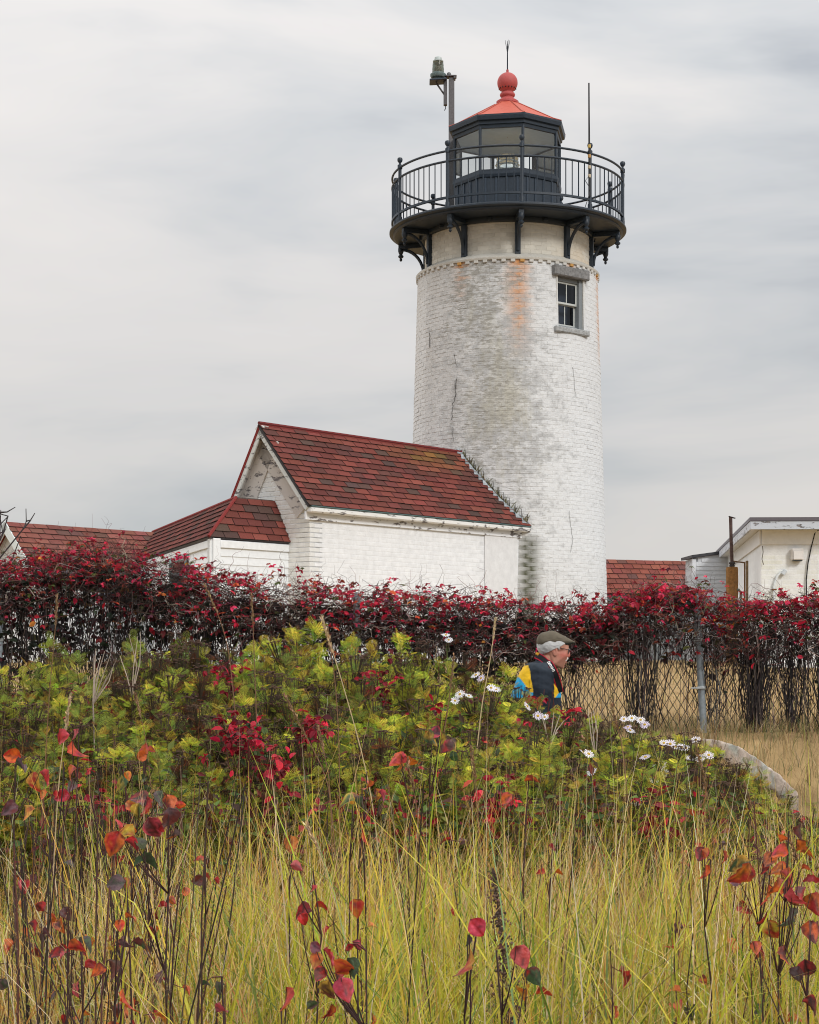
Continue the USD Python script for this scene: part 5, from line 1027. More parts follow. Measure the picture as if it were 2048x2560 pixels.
# dark dead stems standing in the grass
N = 240; y = r.uniform(3.2, 7.2, N); x = np.where(r.random(N) < .75, r.uniform(-.26, -.13, N), r.uniform(-.25, .25, N)) * y; h = (CAMZ - .1 * y) * r.uniform(.6, 1.12, N); tt = np.linspace(0, 1, 6); ln = r.normal(0, .12, (N, 2)) + [.04, 0]
pts = np.stack([x[:, None] + ln[:, :1] * tt, y[:, None] + ln[:, 1:] * tt, ground(x, y)[:, None] + h[:, None] * tt], -1) + r.normal(0, .004, (N, 6, 3))
single('dead_stems', tubes(pts, np.linspace(1, .5, 6)[None] * r.uniform(.0016, .0036, (N, 1)), np.repeat(pick([(.035, .022, .020, 3), (.07, .04, .035, 2), (.12, .05, .04, 1)], N, .2, r)[:, None], 6, 1)), 'stem', 'dark dead weed stems standing among the tall grass', 'stems', kind='stuff')
# dry grass of the bank under the fence and of the field beyond
N = 12000; y = r.uniform(11.9, 14.6, N); x = r.uniform(.6, 6.0, N); c = pick([(.38, .27, .13, 3), (.22, .20, .07, 2), (.13, .15, .05, 1.6), (.16, .08, .04, 1), (.48, .38, .22, 1)], N, .2, r)
hb = r.uniform(.06, .26, N) * np.where((x > 2.2) & (y < 13.8), 1.0 + .5 * r.random(N), .9)
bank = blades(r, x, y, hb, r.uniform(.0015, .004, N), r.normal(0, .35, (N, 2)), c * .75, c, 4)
single('bank_grass', bank, 'grass', 'dry and olive grass on the bank below the fence at right', 'grass', kind='stuff')
N = 16000; y = 14.6 + 16 * r.random(N) ** 1.5; x = r.uniform(-.27, .30, N) * y; c = pick([(.46, .33, .15, 4), (.40, .27, .11, 3), (.52, .42, .22, 1.5), (.26, .25, .08, .7)], N, .14, r)
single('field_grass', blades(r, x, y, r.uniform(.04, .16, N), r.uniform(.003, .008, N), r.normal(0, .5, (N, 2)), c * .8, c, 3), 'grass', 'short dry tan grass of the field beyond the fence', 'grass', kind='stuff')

# ------------------------------------------------------------------ single tall dry stalks with seed heads
stalks = [([(805, 1545), (850, 1685), (905, 1880), (935, 2020), (958, 2260)], 5.2, .16, 'longest pale grass stalk, leaning across the middle of the thicket'), ([(818, 1575), (838, 1690), (848, 1850), (850, 2100)], 5.6, .14, 'brown stalk just right of the top of the longest pale stalk'),
          ([(143, 1490), (138, 1580), (124, 1720), (110, 1960)], 6.2, .2, 'upright orange tan stalk against the dark vine at far left'), ([(176, 1738), (160, 1850), (146, 1960), (135, 2150)], 4.9, .3, 'fuzzy tan stalk among the pink leaves at left'), ([(338, 1735), (366, 1850), (380, 1990)], 6.4, .3, 'brown stalk in the dark weeds left of centre'),
          ([(512, 1462), (552, 1550), (572, 1620), (590, 1800)], 8.4, .3, 'bent brown stalk before the vine left of the passage'), ([(629, 1488), (633, 1560), (640, 1760)], 8.6, .3, 'short upright brown stalk left of the longest pale stalk'), ([(1239, 1546), (1228, 1640), (1205, 1760), (1190, 1900)], 8.2, .2, 'tan stalk standing left of the man before the vine'),
          ([(712, 1738), (775, 1860), (822, 1945), (840, 2150)], 5.2, .35, 'slanting brown seed stalk crossing the crimson creeper'), ([(795, 1820), (824, 1940), (830, 2100)], 5.4, .3, 'shorter brown seed stalk parallel to the slanting one'), ([(1018, 1902), (1045, 2020), (1050, 2200)], 4.8, .35, 'dark fuzzy stalk beside the drooping orange leaves'),
          ([(1528, 1762), (1556, 1860), (1570, 2000)], 7.2, .35, 'brown seed stalk before the fence mesh right of the man'), ([(1740, 1860), (1762, 1953), (1786, 2115), (1795, 2300)], 5.0, .4, 'dark brown seed stalk left of the kerb stone'), ([(1862, 1960), (1895, 2075), (1905, 2230)], 5.2, .3, 'brown stalk in front of the kerb stone'), ([(1972, 2090), (2000, 2170), (2015, 2330)], 4.8, .4, 'brown seed stalk above the orange leaves at right'),
          ([(766, 2060), (798, 2125), (860, 2330), (925, 2570)], 4.2, .18, 'long tan stalk slanting through the foreground grass to the bottom edge'), ([(1178, 1872), (1192, 1960), (1196, 2080)], 5.4, .45, 'blurred dark brown seed spike in the middle of the thicket edge'), ([(1135, 1640), (1122, 1760), (1108, 1850)], 8.0, .5, 'dark dead stalk with clinging brown leaves left of the man')]
for pp, D, frac, lb in stalks:
    pts = np.array([P(a, b, D) for a, b in pp]); g0_ = float(ground(pts[-1][0], D)); lowp = pts[-1].copy(); dirn = (pts[-1] - pts[-2]); lowp = lowp + dirn * ((g0_ - lowp[2]) / min(dirn[2], -.05)) if lowp[2] > g0_ else lowp; lowp[2] = min(g0_, lowp[2])
    full = np.vstack([pts, lowp]); sN = np.r_[0, np.cumsum(np.linalg.norm(np.diff(full, axis=0), axis=1))]; tt = np.linspace(0, sN[-1], 24); sm = np.stack([np.interp(tt, sN, full[:, c]) for c in range(3)], -1)
    sm[1:-1] = (sm[:-2] + sm[1:-1] * 2 + sm[2:]) / 4
    dark = 'dark' in lb or 'brown' in lb
    s = Thing('dry_stalk', lb, 'grass stalk', lowp); s.part('stem', tube(sm, np.linspace(.0012, .0028, 24) * (1 if D < 7 else 1.5), 5), 'stem', tint=np.array([.20, .11, .06]) if dark else np.array([.50, .38, .22]))
    top = sN[-1] * 0 + np.linalg.norm(np.diff(pts, axis=0), axis=1).sum() * frac * .8; n = 150 if D < 7 else 70
    u_ = r.random(n); a = u_ * top; pos = np.stack([np.interp(a, sN, full[:, c]) for c in range(3)], -1); ax = unit(pts[0] - pts[1]); d = ax + r.normal(0, .28, (n, 3)); L = r.uniform(.008, .016, n) * (1.4 if D > 7 else 1)
    m = scatter(TL * [1, .9, 1], TLF, pos + r.normal(0, .0018, (n, 3)) * (1 - .5 * u_[:, None]), frames(d, roll=r.uniform(-3, 3, n)) * L[:, None, None], pick([(.22, .13, .07, 1), (.30, .20, .11, 1)] if dark else [(.46, .33, .19, 1), (.56, .44, .28, 1)], n, .2, r))
    s.part('seed_head', m, 'stem')
# dark seed spire in the right foreground
sp = Thing('dead_seed_spire', 'dark brown dead weed spire with clustered seeds in the right foreground grass', 'weed', (P(1285, 2560, 3.9)[0], 3.9, 0.0))
pp = np.array([P(1232, 2172, 3.9), P(1244, 2250, 3.9), P(1252, 2330, 3.9), P(1262, 2420, 3.9), P(1275, 2560, 3.9), P(1285, 2700, 3.9), np.array([P(1290, 2600, 3.9)[0], 3.9, 0.0])])
sp.part('stem', tube(pp, .003, 5), 'stem', tint=np.array([.08, .05, .04]))
sN = np.r_[0, np.cumsum(np.linalg.norm(np.diff(pp, axis=0), axis=1))]; n = 620; a = r.random(n) ** .8 * .48; pos = np.stack([np.interp(a, sN, pp[:, c]) for c in range(3)], -1); wd = .003 + .030 * np.clip(a / .4, 0, 1) * (.5 + .5 * np.sin(a * 120))
pos += r.normal(0, 1, (n, 3)) * wd[:, None] * [1, 1, .3]
sp.part('seeds', scatter(ball((0, 0, 0), 1, 0)[0], ball((0, 0, 0), 1, 0)[1], pos, np.tile(np.eye(3), (n, 1, 1)) * r.uniform(.0022, .0046, n)[:, None, None], pick([(.11, .065, .05, 2), (.17, .10, .075, 1), (.07, .045, .04, 1)], n, .2, r)), 'stem', kind='stuff')
# pale bare twig sprays in the thicket
for lb, base_, tips, D in (('pale bare twig spray standing above the weeds left of centre', (233, 1760), [(240, 1622), (252, 1640), (262, 1628), (275, 1640), (285, 1660), (290, 1652), (235, 1640), (268, 1690)], 8.4), ('pale bare twig spray below the jacket', (1375, 1870), [(1350, 1775), (1385, 1780), (1400, 1788), (1412, 1800), (1362, 1800), (1395, 1830)], 8.8), ('pale forked twig right of the jacket before the fence mesh', (1490, 1900), [(1478, 1780), (1470, 1772), (1484, 1775), (1495, 1790)], 9.0), ('pair of pale sticks below the vine at left', (330, 1740), [(322, 1585), (345, 1590), (352, 1580), (300, 1640)], 9.2)):
    b = P(*base_, D); g0_ = float(ground(b[0], b[1])); t = Thing('bare_twigs', lb, 'twigs', (b[0], b[1], g0_)); t.part('stem', tube([(b[0] + .03, b[1], g0_), b], .004, 5), 'stem', tint=np.array([.30, .24, .20]))
    for q, tp__ in enumerate(tips):
        e_ = P(*tp__, D + r.normal(0, .05)); mid = b * .5 + e_ * .5 + r.normal(0, .012, 3); t.part('twig', tube([b, mid, e_], [.0034, .0026, .0014], 5), 'stem', tint=np.array([.46, .37, .30]) * r.uniform(.8, 1.1))

# ------------------------------------------------------------------ foreground stems with big autumn leaves
def big_leaf(r, base, d, size, cols, fold=.45, curl=.6, roll=0.0):
    """ovate pointed leaf: folded along the midrib, drooping to the tip, wavy edge"""
    nt_, nc = 9, 7; t = np.linspace(0, 1, nt_); s = np.linspace(-1, 1, nc); wid = .40 * np.sin(PI * np.clip(t, 0, 1) ** .72) ** .85 * (1 - .18 * t); wid[0] = .015; wid[-1] = 0.0
    T, S = np.meshgrid(t, s, indexing='ij'); ang = curl * T; rr = np.where(np.abs(curl) > 1e-3, 1, 1)
    xx = np.where(True, np.sin(ang + 1e-6) / (curl + 1e-6), T); zc = -(1 - np.cos(ang)) / (curl + 1e-6)
    yy = S * wid[:, None] * (1 + .13 * (meshkit.noise(np.stack([T * 9, np.sign(S) * 3, T * 0 + r.uniform(0, 50)], -1)) - .5) * np.abs(S)); zz = zc + np.abs(yy) * fold + .05 * np.sin(T * 23 + S * 2 + r.uniform(0, 6)) * np.abs(S) ** 2 + .035 * (meshkit.noise(np.stack([T * 4, S * 2, T * 0 + r.uniform(0, 50)], -1)) - .5)
    v = np.stack([xx, yy, zz], -1).reshape(-1, 3)
    c0, c1 = np.array(cols[0]), np.array(cols[1]); n = meshkit.fbm(np.stack([T * 3, S * 1.6, T * 0 + r.uniform(0, 99)], -1), 3, 9)[..., None]
    w = np.clip((n - .5) * 7 + .5 + .5 * (np.abs(S)[..., None] - .5), 0, 1); col = c0 * (1 - w) + c1 * w; sp_ = meshkit.fbm(np.stack([T * 7, S * 4, T * 0 + r.uniform(0, 99)], -1), 3, 12)[..., None]; col = np.where(sp_ > .62, col * .35 + np.array([.02, .012, .012]), col)
    vein = ((np.abs(S) < .1) | (((T * 8 - np.abs(S) * 1.6) % 1.0) < .16))[..., None]; col = np.where(vein, col * .72, col)
    i, j = np.meshgrid(np.arange(nt_ - 1), np.arange(nc - 1), indexing='ij'); k = (i * nc + j).ravel(); f = np.c_[k, k + nc, k + nc + 1, k + 1]
    M = frames(np.asarray(d, float)[None], roll=np.array([roll]))[0] * size
    return v @ M.T + base, f, np.clip(col.reshape(-1, 3), 0, 1)
R_, O_c, K_, G_, Y_, V_, D_ = (.40, .025, .025), (.52, .12, .022), (.50, .075, .095), (.045, .075, .03), (.46, .26, .04), (.12, .07, .075), (.11, .025, .022)
sets = [('pink and orange leaves hanging beside a fuzzy stalk, left of the thicket', 5.0, (168, 2050), [(150, 1845, 50, 200, R_, K_), (187, 1880, 58, -85, O_c, R_), (190, 1838, 32, -60, R_, K_)]),
        ('stem at the far left edge with orange, green and heart shaped red leaves', 4.7, (50, 2180), [(28, 1890, 50, 170, O_c, R_), (56, 1915, 46, -10, G_, V_), (84, 1955, 56, -80, R_, Y_), (114, 1946, 46, -40, R_, K_), (140, 1985, 20, -60, R_, R_)]),
        ('slim stem with a salmon and a grey leaf near the left edge', 4.7, (160, 2200), [(174, 1932, 42, -150, O_c, K_), (178, 1966, 36, -100, V_, G_), (154, 1993, 44, 190, K_, R_)]),
        ('low stem with grey brown and golden leaves at the left edge', 4.4, (40, 2260), [(20, 2022, 52, 185, V_, D_), (66, 2034, 46, -70, Y_, O_c), (110, 1990, 34, -60, Y_, O_c)]),
        ('stem with orange pink leaves and green sprouts left of the grass', 5.2, (365, 2120), [(362, 1872, 34, 100, O_c, K_), (384, 1872, 30, 20, O_c, K_), (350, 1892, 36, 200, O_c, O_c), (356, 1946, 28, 190, G_, G_), (372, 1906, 26, 30, G_, G_), (368, 1972, 26, 20, G_, G_)]),
        ('cluster of purple, red and olive leaves at left', 4.5, (330, 2300), [(350, 1996, 50, 175, V_, K_), (368, 2020, 58, -85, R_, O_c), (345, 2030, 44, -100, Y_, G_), (400, 2000, 52, -100, G_, V_), (424, 2012, 52, -75, D_, O_c), (303, 1960, 46, -95, G_, Y_), (322, 1942, 32, -40, O_c, Y_), (452, 2012, 26, 0, O_c, R_), (322, 2010, 40, 150, O_c, Y_)]),
        ('largest cluster of curled red orange leaves at left with green leaves below', 4.2, (345, 2420), [(285, 2110, 66, -110, R_, O_c), (310, 2082, 56, 160, O_c, Y_), (386, 2072, 64, -60, D_, K_), (405, 2062, 52, -50, R_, Y_), (428, 2052, 68, -80, V_, D_), (332, 2112, 44, -30, D_, R_), (350, 2105, 40, 120, G_, G_), (372, 2156, 56, -20, G_, G_), (340, 2158, 40, 200, G_, G_), (300, 2060, 30, 90, R_, K_), (330, 2070, 34, 60, Y_, O_c), (436, 2090, 40, -90, O_c, V_)]),
        ('dark stem with one broad green leaf left of the grass', 4.1, (265, 2430), [(284, 2206, 56, 175, G_, V_), (312, 2212, 40, -60, O_c, G_)]),
        ('stem with an orange and a grey leaf near the left middle', 4.3, (480, 2400), [(497, 2150, 28, 170, R_, O_c), (492, 2202, 38, 200, V_, D_), (524, 2196, 36, -20, O_c, R_), (545, 2202, 24, -20, R_, R_)]),
        ('tiny orange and pink leaves on a stem in the left grass', 4.2, (455, 2420), [(466, 2232, 28, -70, O_c, O_c), (430, 2253, 28, -20, K_, O_c)]),
        ('two red orange leaves hanging in the lower left grass', 3.9, (290, 2600), [(195, 2367, 52, 5, R_, O_c), (238, 2408, 56, 20, K_, R_), (282, 2425, 56, -65, V_, D_), (246, 2430, 44, 200, O_c, D_)]),
        ('one mottled red orange leaf pointing down at the bottom left', 3.8, (285, 2640), [(310, 2508, 72, -85, R_, O_c)]),
        ('red leaf beside a dull green leaf at the bottom left', 3.8, (535, 2640), [(558, 2522, 46, 30, R_, K_), (545, 2476, 46, -140, G_, V_), (520, 2458, 30, 20, V_, G_)]),
        ('grey curled leaves on a dark stem in the lower left grass', 3.9, (300, 2600), [(300, 2315, 32, -85, O_c, R_), (313, 2360, 44, -80, V_, D_), (350, 2362, 44, -20, G_, D_), (330, 2290, 38, 20, O_c, D_), (90, 2320, 46, -30, R_, V_), (126, 2330, 46, 10, V_, D_)]),
        ('rosette of red and orange leaves at the bottom centre left', 3.8, (830, 2660), [(828, 2392, 56, -40, R_, K_), (866, 2412, 66, 40, R_, O_c), (862, 2476, 66, -75, R_, K_), (790, 2402, 46, -95, O_c, Y_), (800, 2435, 44, -120, D_, R_), (882, 2420, 56, -60, G_, G_), (820, 2480, 64, -95, Y_, D_), (848, 2440, 40, -70, D_, R_), (786, 2366, 40, 150, V_, D_), (876, 2372, 30, -60, R_, D_), (896, 2364, 36, -30, K_, D_)]),
        ('red leaf at the bottom edge left of the rosette', 3.7, (725, 2680), [(720, 2500, 66, -80, R_, O_c), (782, 2510, 34, 40, G_, V_), (825, 2535, 50, -100, O_c, R_)]),
        ('stem with a pointed orange leaf in the middle grass', 4.2, (900, 2480), [(890, 2272, 52, -70, O_c, R_)]),
        ('red leaves on an arching stem in the left middle grass', 4.2, (770, 2450), [(808, 2262, 46, 15, R_, O_c), (752, 2280, 56, 185, D_, R_), (760, 2300, 36, -60, R_, R_), (784, 2225, 26, -70, K_, R_), (742, 2168, 34, -20, K_, K_)]),
        ('single bright red orange leaf high in the middle grass', 4.5, (895, 2350), [(912, 2096, 46, -88, R_, O_c)]),
        ('narrow orange leaf curling from a dark stem left of the middle', 4.6, (712, 2300), [(728, 2112, 48, -80, O_c, O_c)]),
        ('red leaf above a big heart shaped orange leaf at the bottom right of centre', 3.9, (1190, 2640), [(1196, 2322, 62, -50, R_, K_), (1177, 2415, 84, -88, R_, Y_), (1170, 2352, 30, -90, G_, V_)]),
        ('red leaf and a drooping two toned leaf right of the seed spire', 3.9, (1320, 2640), [(1304, 2392, 64, -65, R_, K_), (1338, 2442, 58, -40, R_, G_), (1245, 2370, 26, 170, Y_, D_)]),
        ('drooping orange and pink leaves at the top of the grass, centre', 5.2, (1010, 2180), [(990, 1900, 42, -130, O_c, K_), (1008, 1893, 40, 20, K_, O_c), (1026, 1906, 38, -60, O_c, O_c), (1004, 1915, 40, -90, O_c, Y_), (1056, 1900, 30, 40, G_, Y_)]),
        ('mottled yellow, green and pink leaves in the middle of the thicket edge', 5.4, (1070, 2150), [(1082, 1832, 44, 170, V_, K_), (1080, 1846, 44, -70, Y_, G_), (1102, 1848, 42, -85, Y_, G_), (1118, 1868, 46, -110, K_, V_), (1132, 1862, 34, -70, Y_, V_), (1140, 1890, 34, 10, G_, G_)]),
        ('orange leaves beside a curled green leaf left of the middle', 5.0, (910, 2240), [(925, 1970, 40, -85, R_, O_c), (944, 1990, 40, -80, O_c, Y_), (962, 1990, 40, -30, K_, V_), (916, 1950, 28, 20, O_c, K_)]),
        ('dark green curled leaf with a golden edge at the grass top', 4.6, (905, 2280), [(898, 2016, 54, -110, G_, V_), (868, 2000, 44, 170, Y_, G_), (886, 1996, 40, 10, V_, Y_)]),
        ('brown orange leaf hooked over at the grass top right of centre', 5.0, (1275, 2250), [(1264, 1998, 38, -150, O_c, K_), (1272, 2006, 46, -70, D_, O_c), (1330, 1950, 40, 10, D_, O_c)]),
        ('tiny pink red leaf in the right middle grass', 4.6, (1390, 2330), [(1384, 2118, 26, -20, K_, R_), (1352, 2180, 24, 170, O_c, R_), (1400, 2180, 24, 0, O_c, O_c)]),
        ('slim stem with three small orange red leaves right of the middle', 4.5, (1755, 2380), [(1752, 2138, 44, -110, D_, R_), (1768, 2136, 34, -40, O_c, R_), (1764, 2182, 42, -90, R_, O_c), (1815, 2142, 34, -70, R_, O_c)]),
        ('long orange leaf and a green leaf left of the orange cluster at right', 4.5, (1860, 2420), [(1858, 2190, 76, -120, O_c, R_), (1852, 2164, 62, 200, G_, Y_), (1835, 2200, 40, 150, K_, V_), (1922, 2150, 44, -110, O_c, D_), (1908, 2170, 34, -90, D_, R_)]),
        ('dense cluster of curled orange leaves at the right edge', 4.4, (1960, 2480), [(1950, 2178, 56, 170, O_c, R_), (1972, 2190, 46, -30, K_, O_c), (1962, 2216, 46, -90, O_c, Y_), (1922, 2240, 60, -88, R_, O_c), (1945, 2216, 52, -100, O_c, D_), (1988, 2248, 60, -80, R_, K_), (1975, 2255, 52, -100, O_c, D_), (2025, 2166, 44, 20, O_c, K_), (2030, 2200, 52, 10, K_, R_), (2036, 2260, 60, -70, O_c, R_), (2006, 2240, 52, -120, D_, R_), (1930, 2330, 62, -80, R_, Y_), (1915, 2300, 44, -100, R_, D_), (1978, 2300, 66, -90, G_, V_), (2000, 2120, 44, -70, O_c, D_), (2020, 2128, 40, 10, O_c, O_c), (1945, 2130, 50, 170, K_, O_c), (1965, 2095, 36, 40, O_c, O_c)]),
        ('brown and red leaves at the right edge of the foreground', 4.1, (2010, 2560), [(1960, 2390, 52, -95, D_, O_c), (2030, 2330, 60, -80, O_c, D_), (2018, 2430, 64, -80, D_, R_), (1990, 2440, 50, -110, D_, V_), (2035, 2515, 60, -20, D_, R_), (1892, 2370, 40, -60, K_, O_c)])]
r = np.random.default_rng(91)
for lb, D, root, lv in sets:
    D *= .74 if root[1] > 2500 else .80 if root[1] > 2350 else .92
    b = P(root[0], HZ, D); gz0 = float(ground(b[0], D)); b[2] = gz0
    t = Thing('leafy_stem', lb, 'leafy plant', b); topv = P(*[(lv[k][0], lv[k][1]) for k in [int(np.argmin([q[1] for q in lv]))]][0], D)
    st = wiggle(b[None], topv[None] + [0, .02, 0], 9, .03, r)[0]; t.part('stem', tube(st, np.linspace(.0030, .0017, 9), 6), 'stem', tint=np.array([.055, .032, .03]))
    for (px, py, sz, deg, ca, cb) in lv:
        c = P(px, py, D + r.normal(-.03, .05)); size = sz / F * D * 1.04; a = math.radians(deg); dep = r.uniform(-.65, .35)
        d = unit([math.cos(a), dep, math.sin(a)]); bs_ = c - d * size * .48
        roll = r.choice([-1, 1]) * r.uniform(.75, 1.9) if abs(math.cos(a)) < .75 else r.uniform(-1.5, -.3) * r.choice([1, 1])
        jit = r.lognormal(0, .12, 3)
        lf = t.part('leaf', big_leaf(r, bs_, d, size, (np.array(ca) * jit, np.array(cb) * jit), fold=r.uniform(.25, .95), curl=r.uniform(.4, 1.7), roll=roll), 'big_leaf', True)
        k = int(np.argmin(np.abs(st[:, 2] - (bs_[2] - .05))))
        if np.linalg.norm(st[k][:2] - bs_[:2]) < .055: t.part('petiole', tube([st[k], (st[k] + bs_) / 2 + [0, 0, .006], bs_], [.0013, .0011, .0009], 4), 'stem', tint=np.array([.09, .035, .03]))
        else:
            hd = np.linalg.norm(st[-3][:2] - bs_[:2]); k = int(np.argmin(np.abs(st[:, 2] - (bs_[2] - .04 - 1.5 * hd)))); q0 = st[k]; tq = np.linspace(0, 1, 8)[:, None]; mid_ = np.array([bs_[0] * .75 + q0[0] * .25, bs_[1], q0[2] * .45 + bs_[2] * .55]); cv = q0 * (1 - tq) ** 2 + 2 * mid_ * tq * (1 - tq) + bs_ * tq ** 2; t.part('branch', tube(cv, np.linspace(.0015, .0008, 8), 5), 'stem', tint=np.array([.06, .032, .03]))

r = np.random.default_rng(191)
combos = [(R_, O_c), (O_c, R_), (R_, K_), (D_, R_), (O_c, Y_), (V_, D_), (G_, V_), (D_, O_c)]
for q in range(34):
    leftq = q < 20; px = r.uniform(-10, 430) if leftq else r.uniform(1480, 2060) if q < 30 else r.uniform(500, 1400); py = r.uniform(1960, 2480) if leftq else r.uniform(2040, 2400); D = np.interp(py, [1950, 2500], [4.9, 3.1])
    top = P(px, py, D); b = np.array([top[0] + r.normal(0, .05), D + .03, 0]); b[2] = float(ground(b[0], b[1]))
    t = Thing('leafy_stem', 'thin dark stem with a few small red and orange leaves in the grass', 'leafy plant', b, 'small leafy stems in the grass')
    st = wiggle(b[None], top[None], 9, .03, r)[0]; t.part('stem', tube(st, np.linspace(.0024, .0013, 9), 5), 'stem', tint=np.array([.055, .032, .03]))
    for w in range(r.integers(2, 6)):
        ca, cb = combos[r.integers(len(combos))]; size = r.uniform(.024, .05); base = np.array([np.interp(r.uniform(5.5, 8), range(9), st[:, c]) for c in range(3)]); az = r.uniform(0, 2 * PI); e_ = r.normal(-.5, .6); d = np.array([math.cos(az) * math.cos(e_), math.sin(az) * math.cos(e_), math.sin(e_)]); bs_ = base + d * .02
        t.part('leaf', big_leaf(r, bs_, d, size, (np.array(ca), np.array(cb)), fold=r.uniform(.3, 1.0), curl=r.uniform(.4, 1.7), roll=r.normal(0, .8)), 'big_leaf', True)
        t.part('petiole', tube([base, bs_], [.0011, .0009], 4), 'stem', tint=np.array([.09, .035, .03]))
# ------------------------------------------------------------------ man in the flat cap
MD = 11.5
def M_(cx, cy, y=0.0): return np.array([.663 + .000275 * cx, MD + y, 1.716 - .000275 * cy])
def hull(sph):
    ms = [m3.Manifold.sphere(rr, 20).translate(tuple(map(float, c))) for c, rr in sph]
    return m3.Manifold.batch_hull(ms)
def chain(sph):
    out = hull(sph[:2])
    for a, b in zip(sph[1:-1], sph[2:]): out = out + hull([a, b])
    return out
def soft(m, edge, it=8):
    m = m.refine_to_length(edge).to_mesh(); t = trimesh.Trimesh(m.vert_properties[:, :3], m.tri_verts); trimesh.smoothing.filter_taubin(t, iterations=it); return t
gm = float(ground(.86, MD))
man = Thing('person', 'man in flat cap, glasses and navy, yellow and blue jacket, walking along the fence', 'person', (.86, MD, gm))
sh_y, hipz = .19, gm + .90
def arm(s):
    sh = M_(800, 1235, s * .185); el_ = M_(730, 2150, s * .25); wr = M_(1420, 2500, s * .16)
    return sh, el_, wr
def leg(s):
    hip = np.array([.84, MD + s * .10, hipz]); kn = np.array([.90 + s * .14, MD + s * .10, gm + .50]); an = np.array([.80 + s * .20, MD + s * .10, gm + .10 + (.03 if s < 0 else 0)])
    return hip, kn, an
# body: one continuous surface (head, neck, trunk, limbs, hands)
body = hull([(M_(1012, 520, -.012), .078), (M_(1012, 520, .012), .078), (M_(1195, 520, -.008), .074), (M_(1195, 520, .008), .074), (M_(1060, 720), .062)])
body += hull([(M_(1390, 560, s * .028), .026) for s in (-1, 1)] + [(M_(1360, 760, s * .034), .028) for s in (-1, 1)] + [(M_(1345, 900, s * .018), .022) for s in (-1, 1)] + [(M_(1300, 1015, s * .010), .021) for s in (-1, 1)] + [(M_(1120, 930, s * .044), .026) for s in (-1, 1)] + [(M_(1080, 700, s * .045), .030) for s in (-1, 1)])
body += hull([(M_(1435, 640), .010), (M_(1480, 735), .012), (M_(1478, 775), .0135), (M_(1420, 790, -.012), .010), (M_(1420, 790, .012), .010), (M_(1400, 640), .014)])
body += hull([(M_(1398, 880, s * .014), .013) for s in (-1, 1)]) + hull([(M_(1380, 930, s * .012), .012) for s in (-1, 1)])
body += hull([(M_(1325, 1040, s * .006), .0165) for s in (-1, 1)])
for s in (-1, 1):
    ear = hull([((0, 0, .020), .010), ((.010, 0, .018), .008), ((-.012, 0, .010), .008), ((-.004, 0, -.018), .007), ((.006, 0, -.022), .006), ((.012, 0, -.004), .006)]).scale((1.15, .75, 1.22))
    ear = ear - m3.Manifold.sphere(.011, 16).scale((.85, .5, 1.5)).translate((.004, s * .0085, .002))
    body += ear.rotate((0, -10, s * 14)).translate(tuple(map(float, M_(1120, 672, s * .078))))
body += chain([(M_(1010, 800), .062), (M_(930, 1080), .062), (M_(850, 1350), .075)])
body += hull([(M_(700, 1350, s * .12), .085) for s in (-1, 1)] + [(M_(900, 1400, s * .10), .075) for s in (-1, 1)] + [(M_(700, 2200, s * .09), .09) for s in (-1, 1)] + [(M_(800, 2200, s * .09), .08) for s in (-1, 1)])
body += hull([(M_(720, 2200, s * .09), .09) for s in (-1, 1)] + [(np.array([.86, MD + s * .09, hipz]), .10) for s in (-1, 1)])
for s in (-1, 1):
    sh, el_, wr = arm(s); body += chain([(sh, .055), (el_, .042), (wr, .030)])
    f = unit(wr - el_); sd = np.array([0, -s, 0.]); palm = wr + f * .055; body += hull([(wr, .026), (wr + f * .03 + [0, .02, 0], .015), (wr + f * .03 - [0, .02, 0], .015), (palm + [0, .03, 0], .012), (palm - [0, .03, 0], .012)])
    for q in range(4):
        o = wr + f * .075 + np.array([0, (q - 1.5) * .019, 0]); Ls = (.034, .039, .036, .028)[q]
        body += chain([(wr + f * .05 + np.array([0, (q - 1.5) * .017, 0]), .0095), (o + f * .01, .0092), (o + f * (.01 + Ls * .8) + [0, 0, -.018], .0085), (o + f * (.01 + Ls * .9) + [0, 0, -.045], .0075)])
    tb = wr + f * .03 + sd * .022; body += chain([(tb, .013), (tb + sd * .022 + f * .028, .0105), (tb + sd * .020 + f * .055 + [0, 0, -.012], .009)])
    hip, kn, an = leg(s); body += chain([(hip, .085), (kn, .055), (an, .040)]) + hull([(an - [0, 0, .05], .04), (an + [.15, 0, -.065], .028)])
sk = soft(body, .008, 6)
v = sk.vertices; cxv, cyv = (v[:, 0] - .663) / .000275, (1.716 - v[:, 2]) / .000275
skin = np.tile(np.array([.50, .24, .17]), (len(v), 1)); ruddy = np.exp(-((cxv - 1330) / 130) ** 2 - ((cyv - 760) / 110) ** 2) + np.exp(-((cxv - 1490) / 60) ** 2 - ((cyv - 770) / 60) ** 2) + .5 * np.exp(-((cxv - 1110) / 60) ** 2 - ((cyv - 640) / 90) ** 2)
ruddy = np.clip(ruddy, 0, 1)[:, None]; skin = skin * (1 - ruddy) + np.array([.50, .15, .11]) * ruddy
man.part('body', (v, sk.faces), 'skin', True, tint=skin)
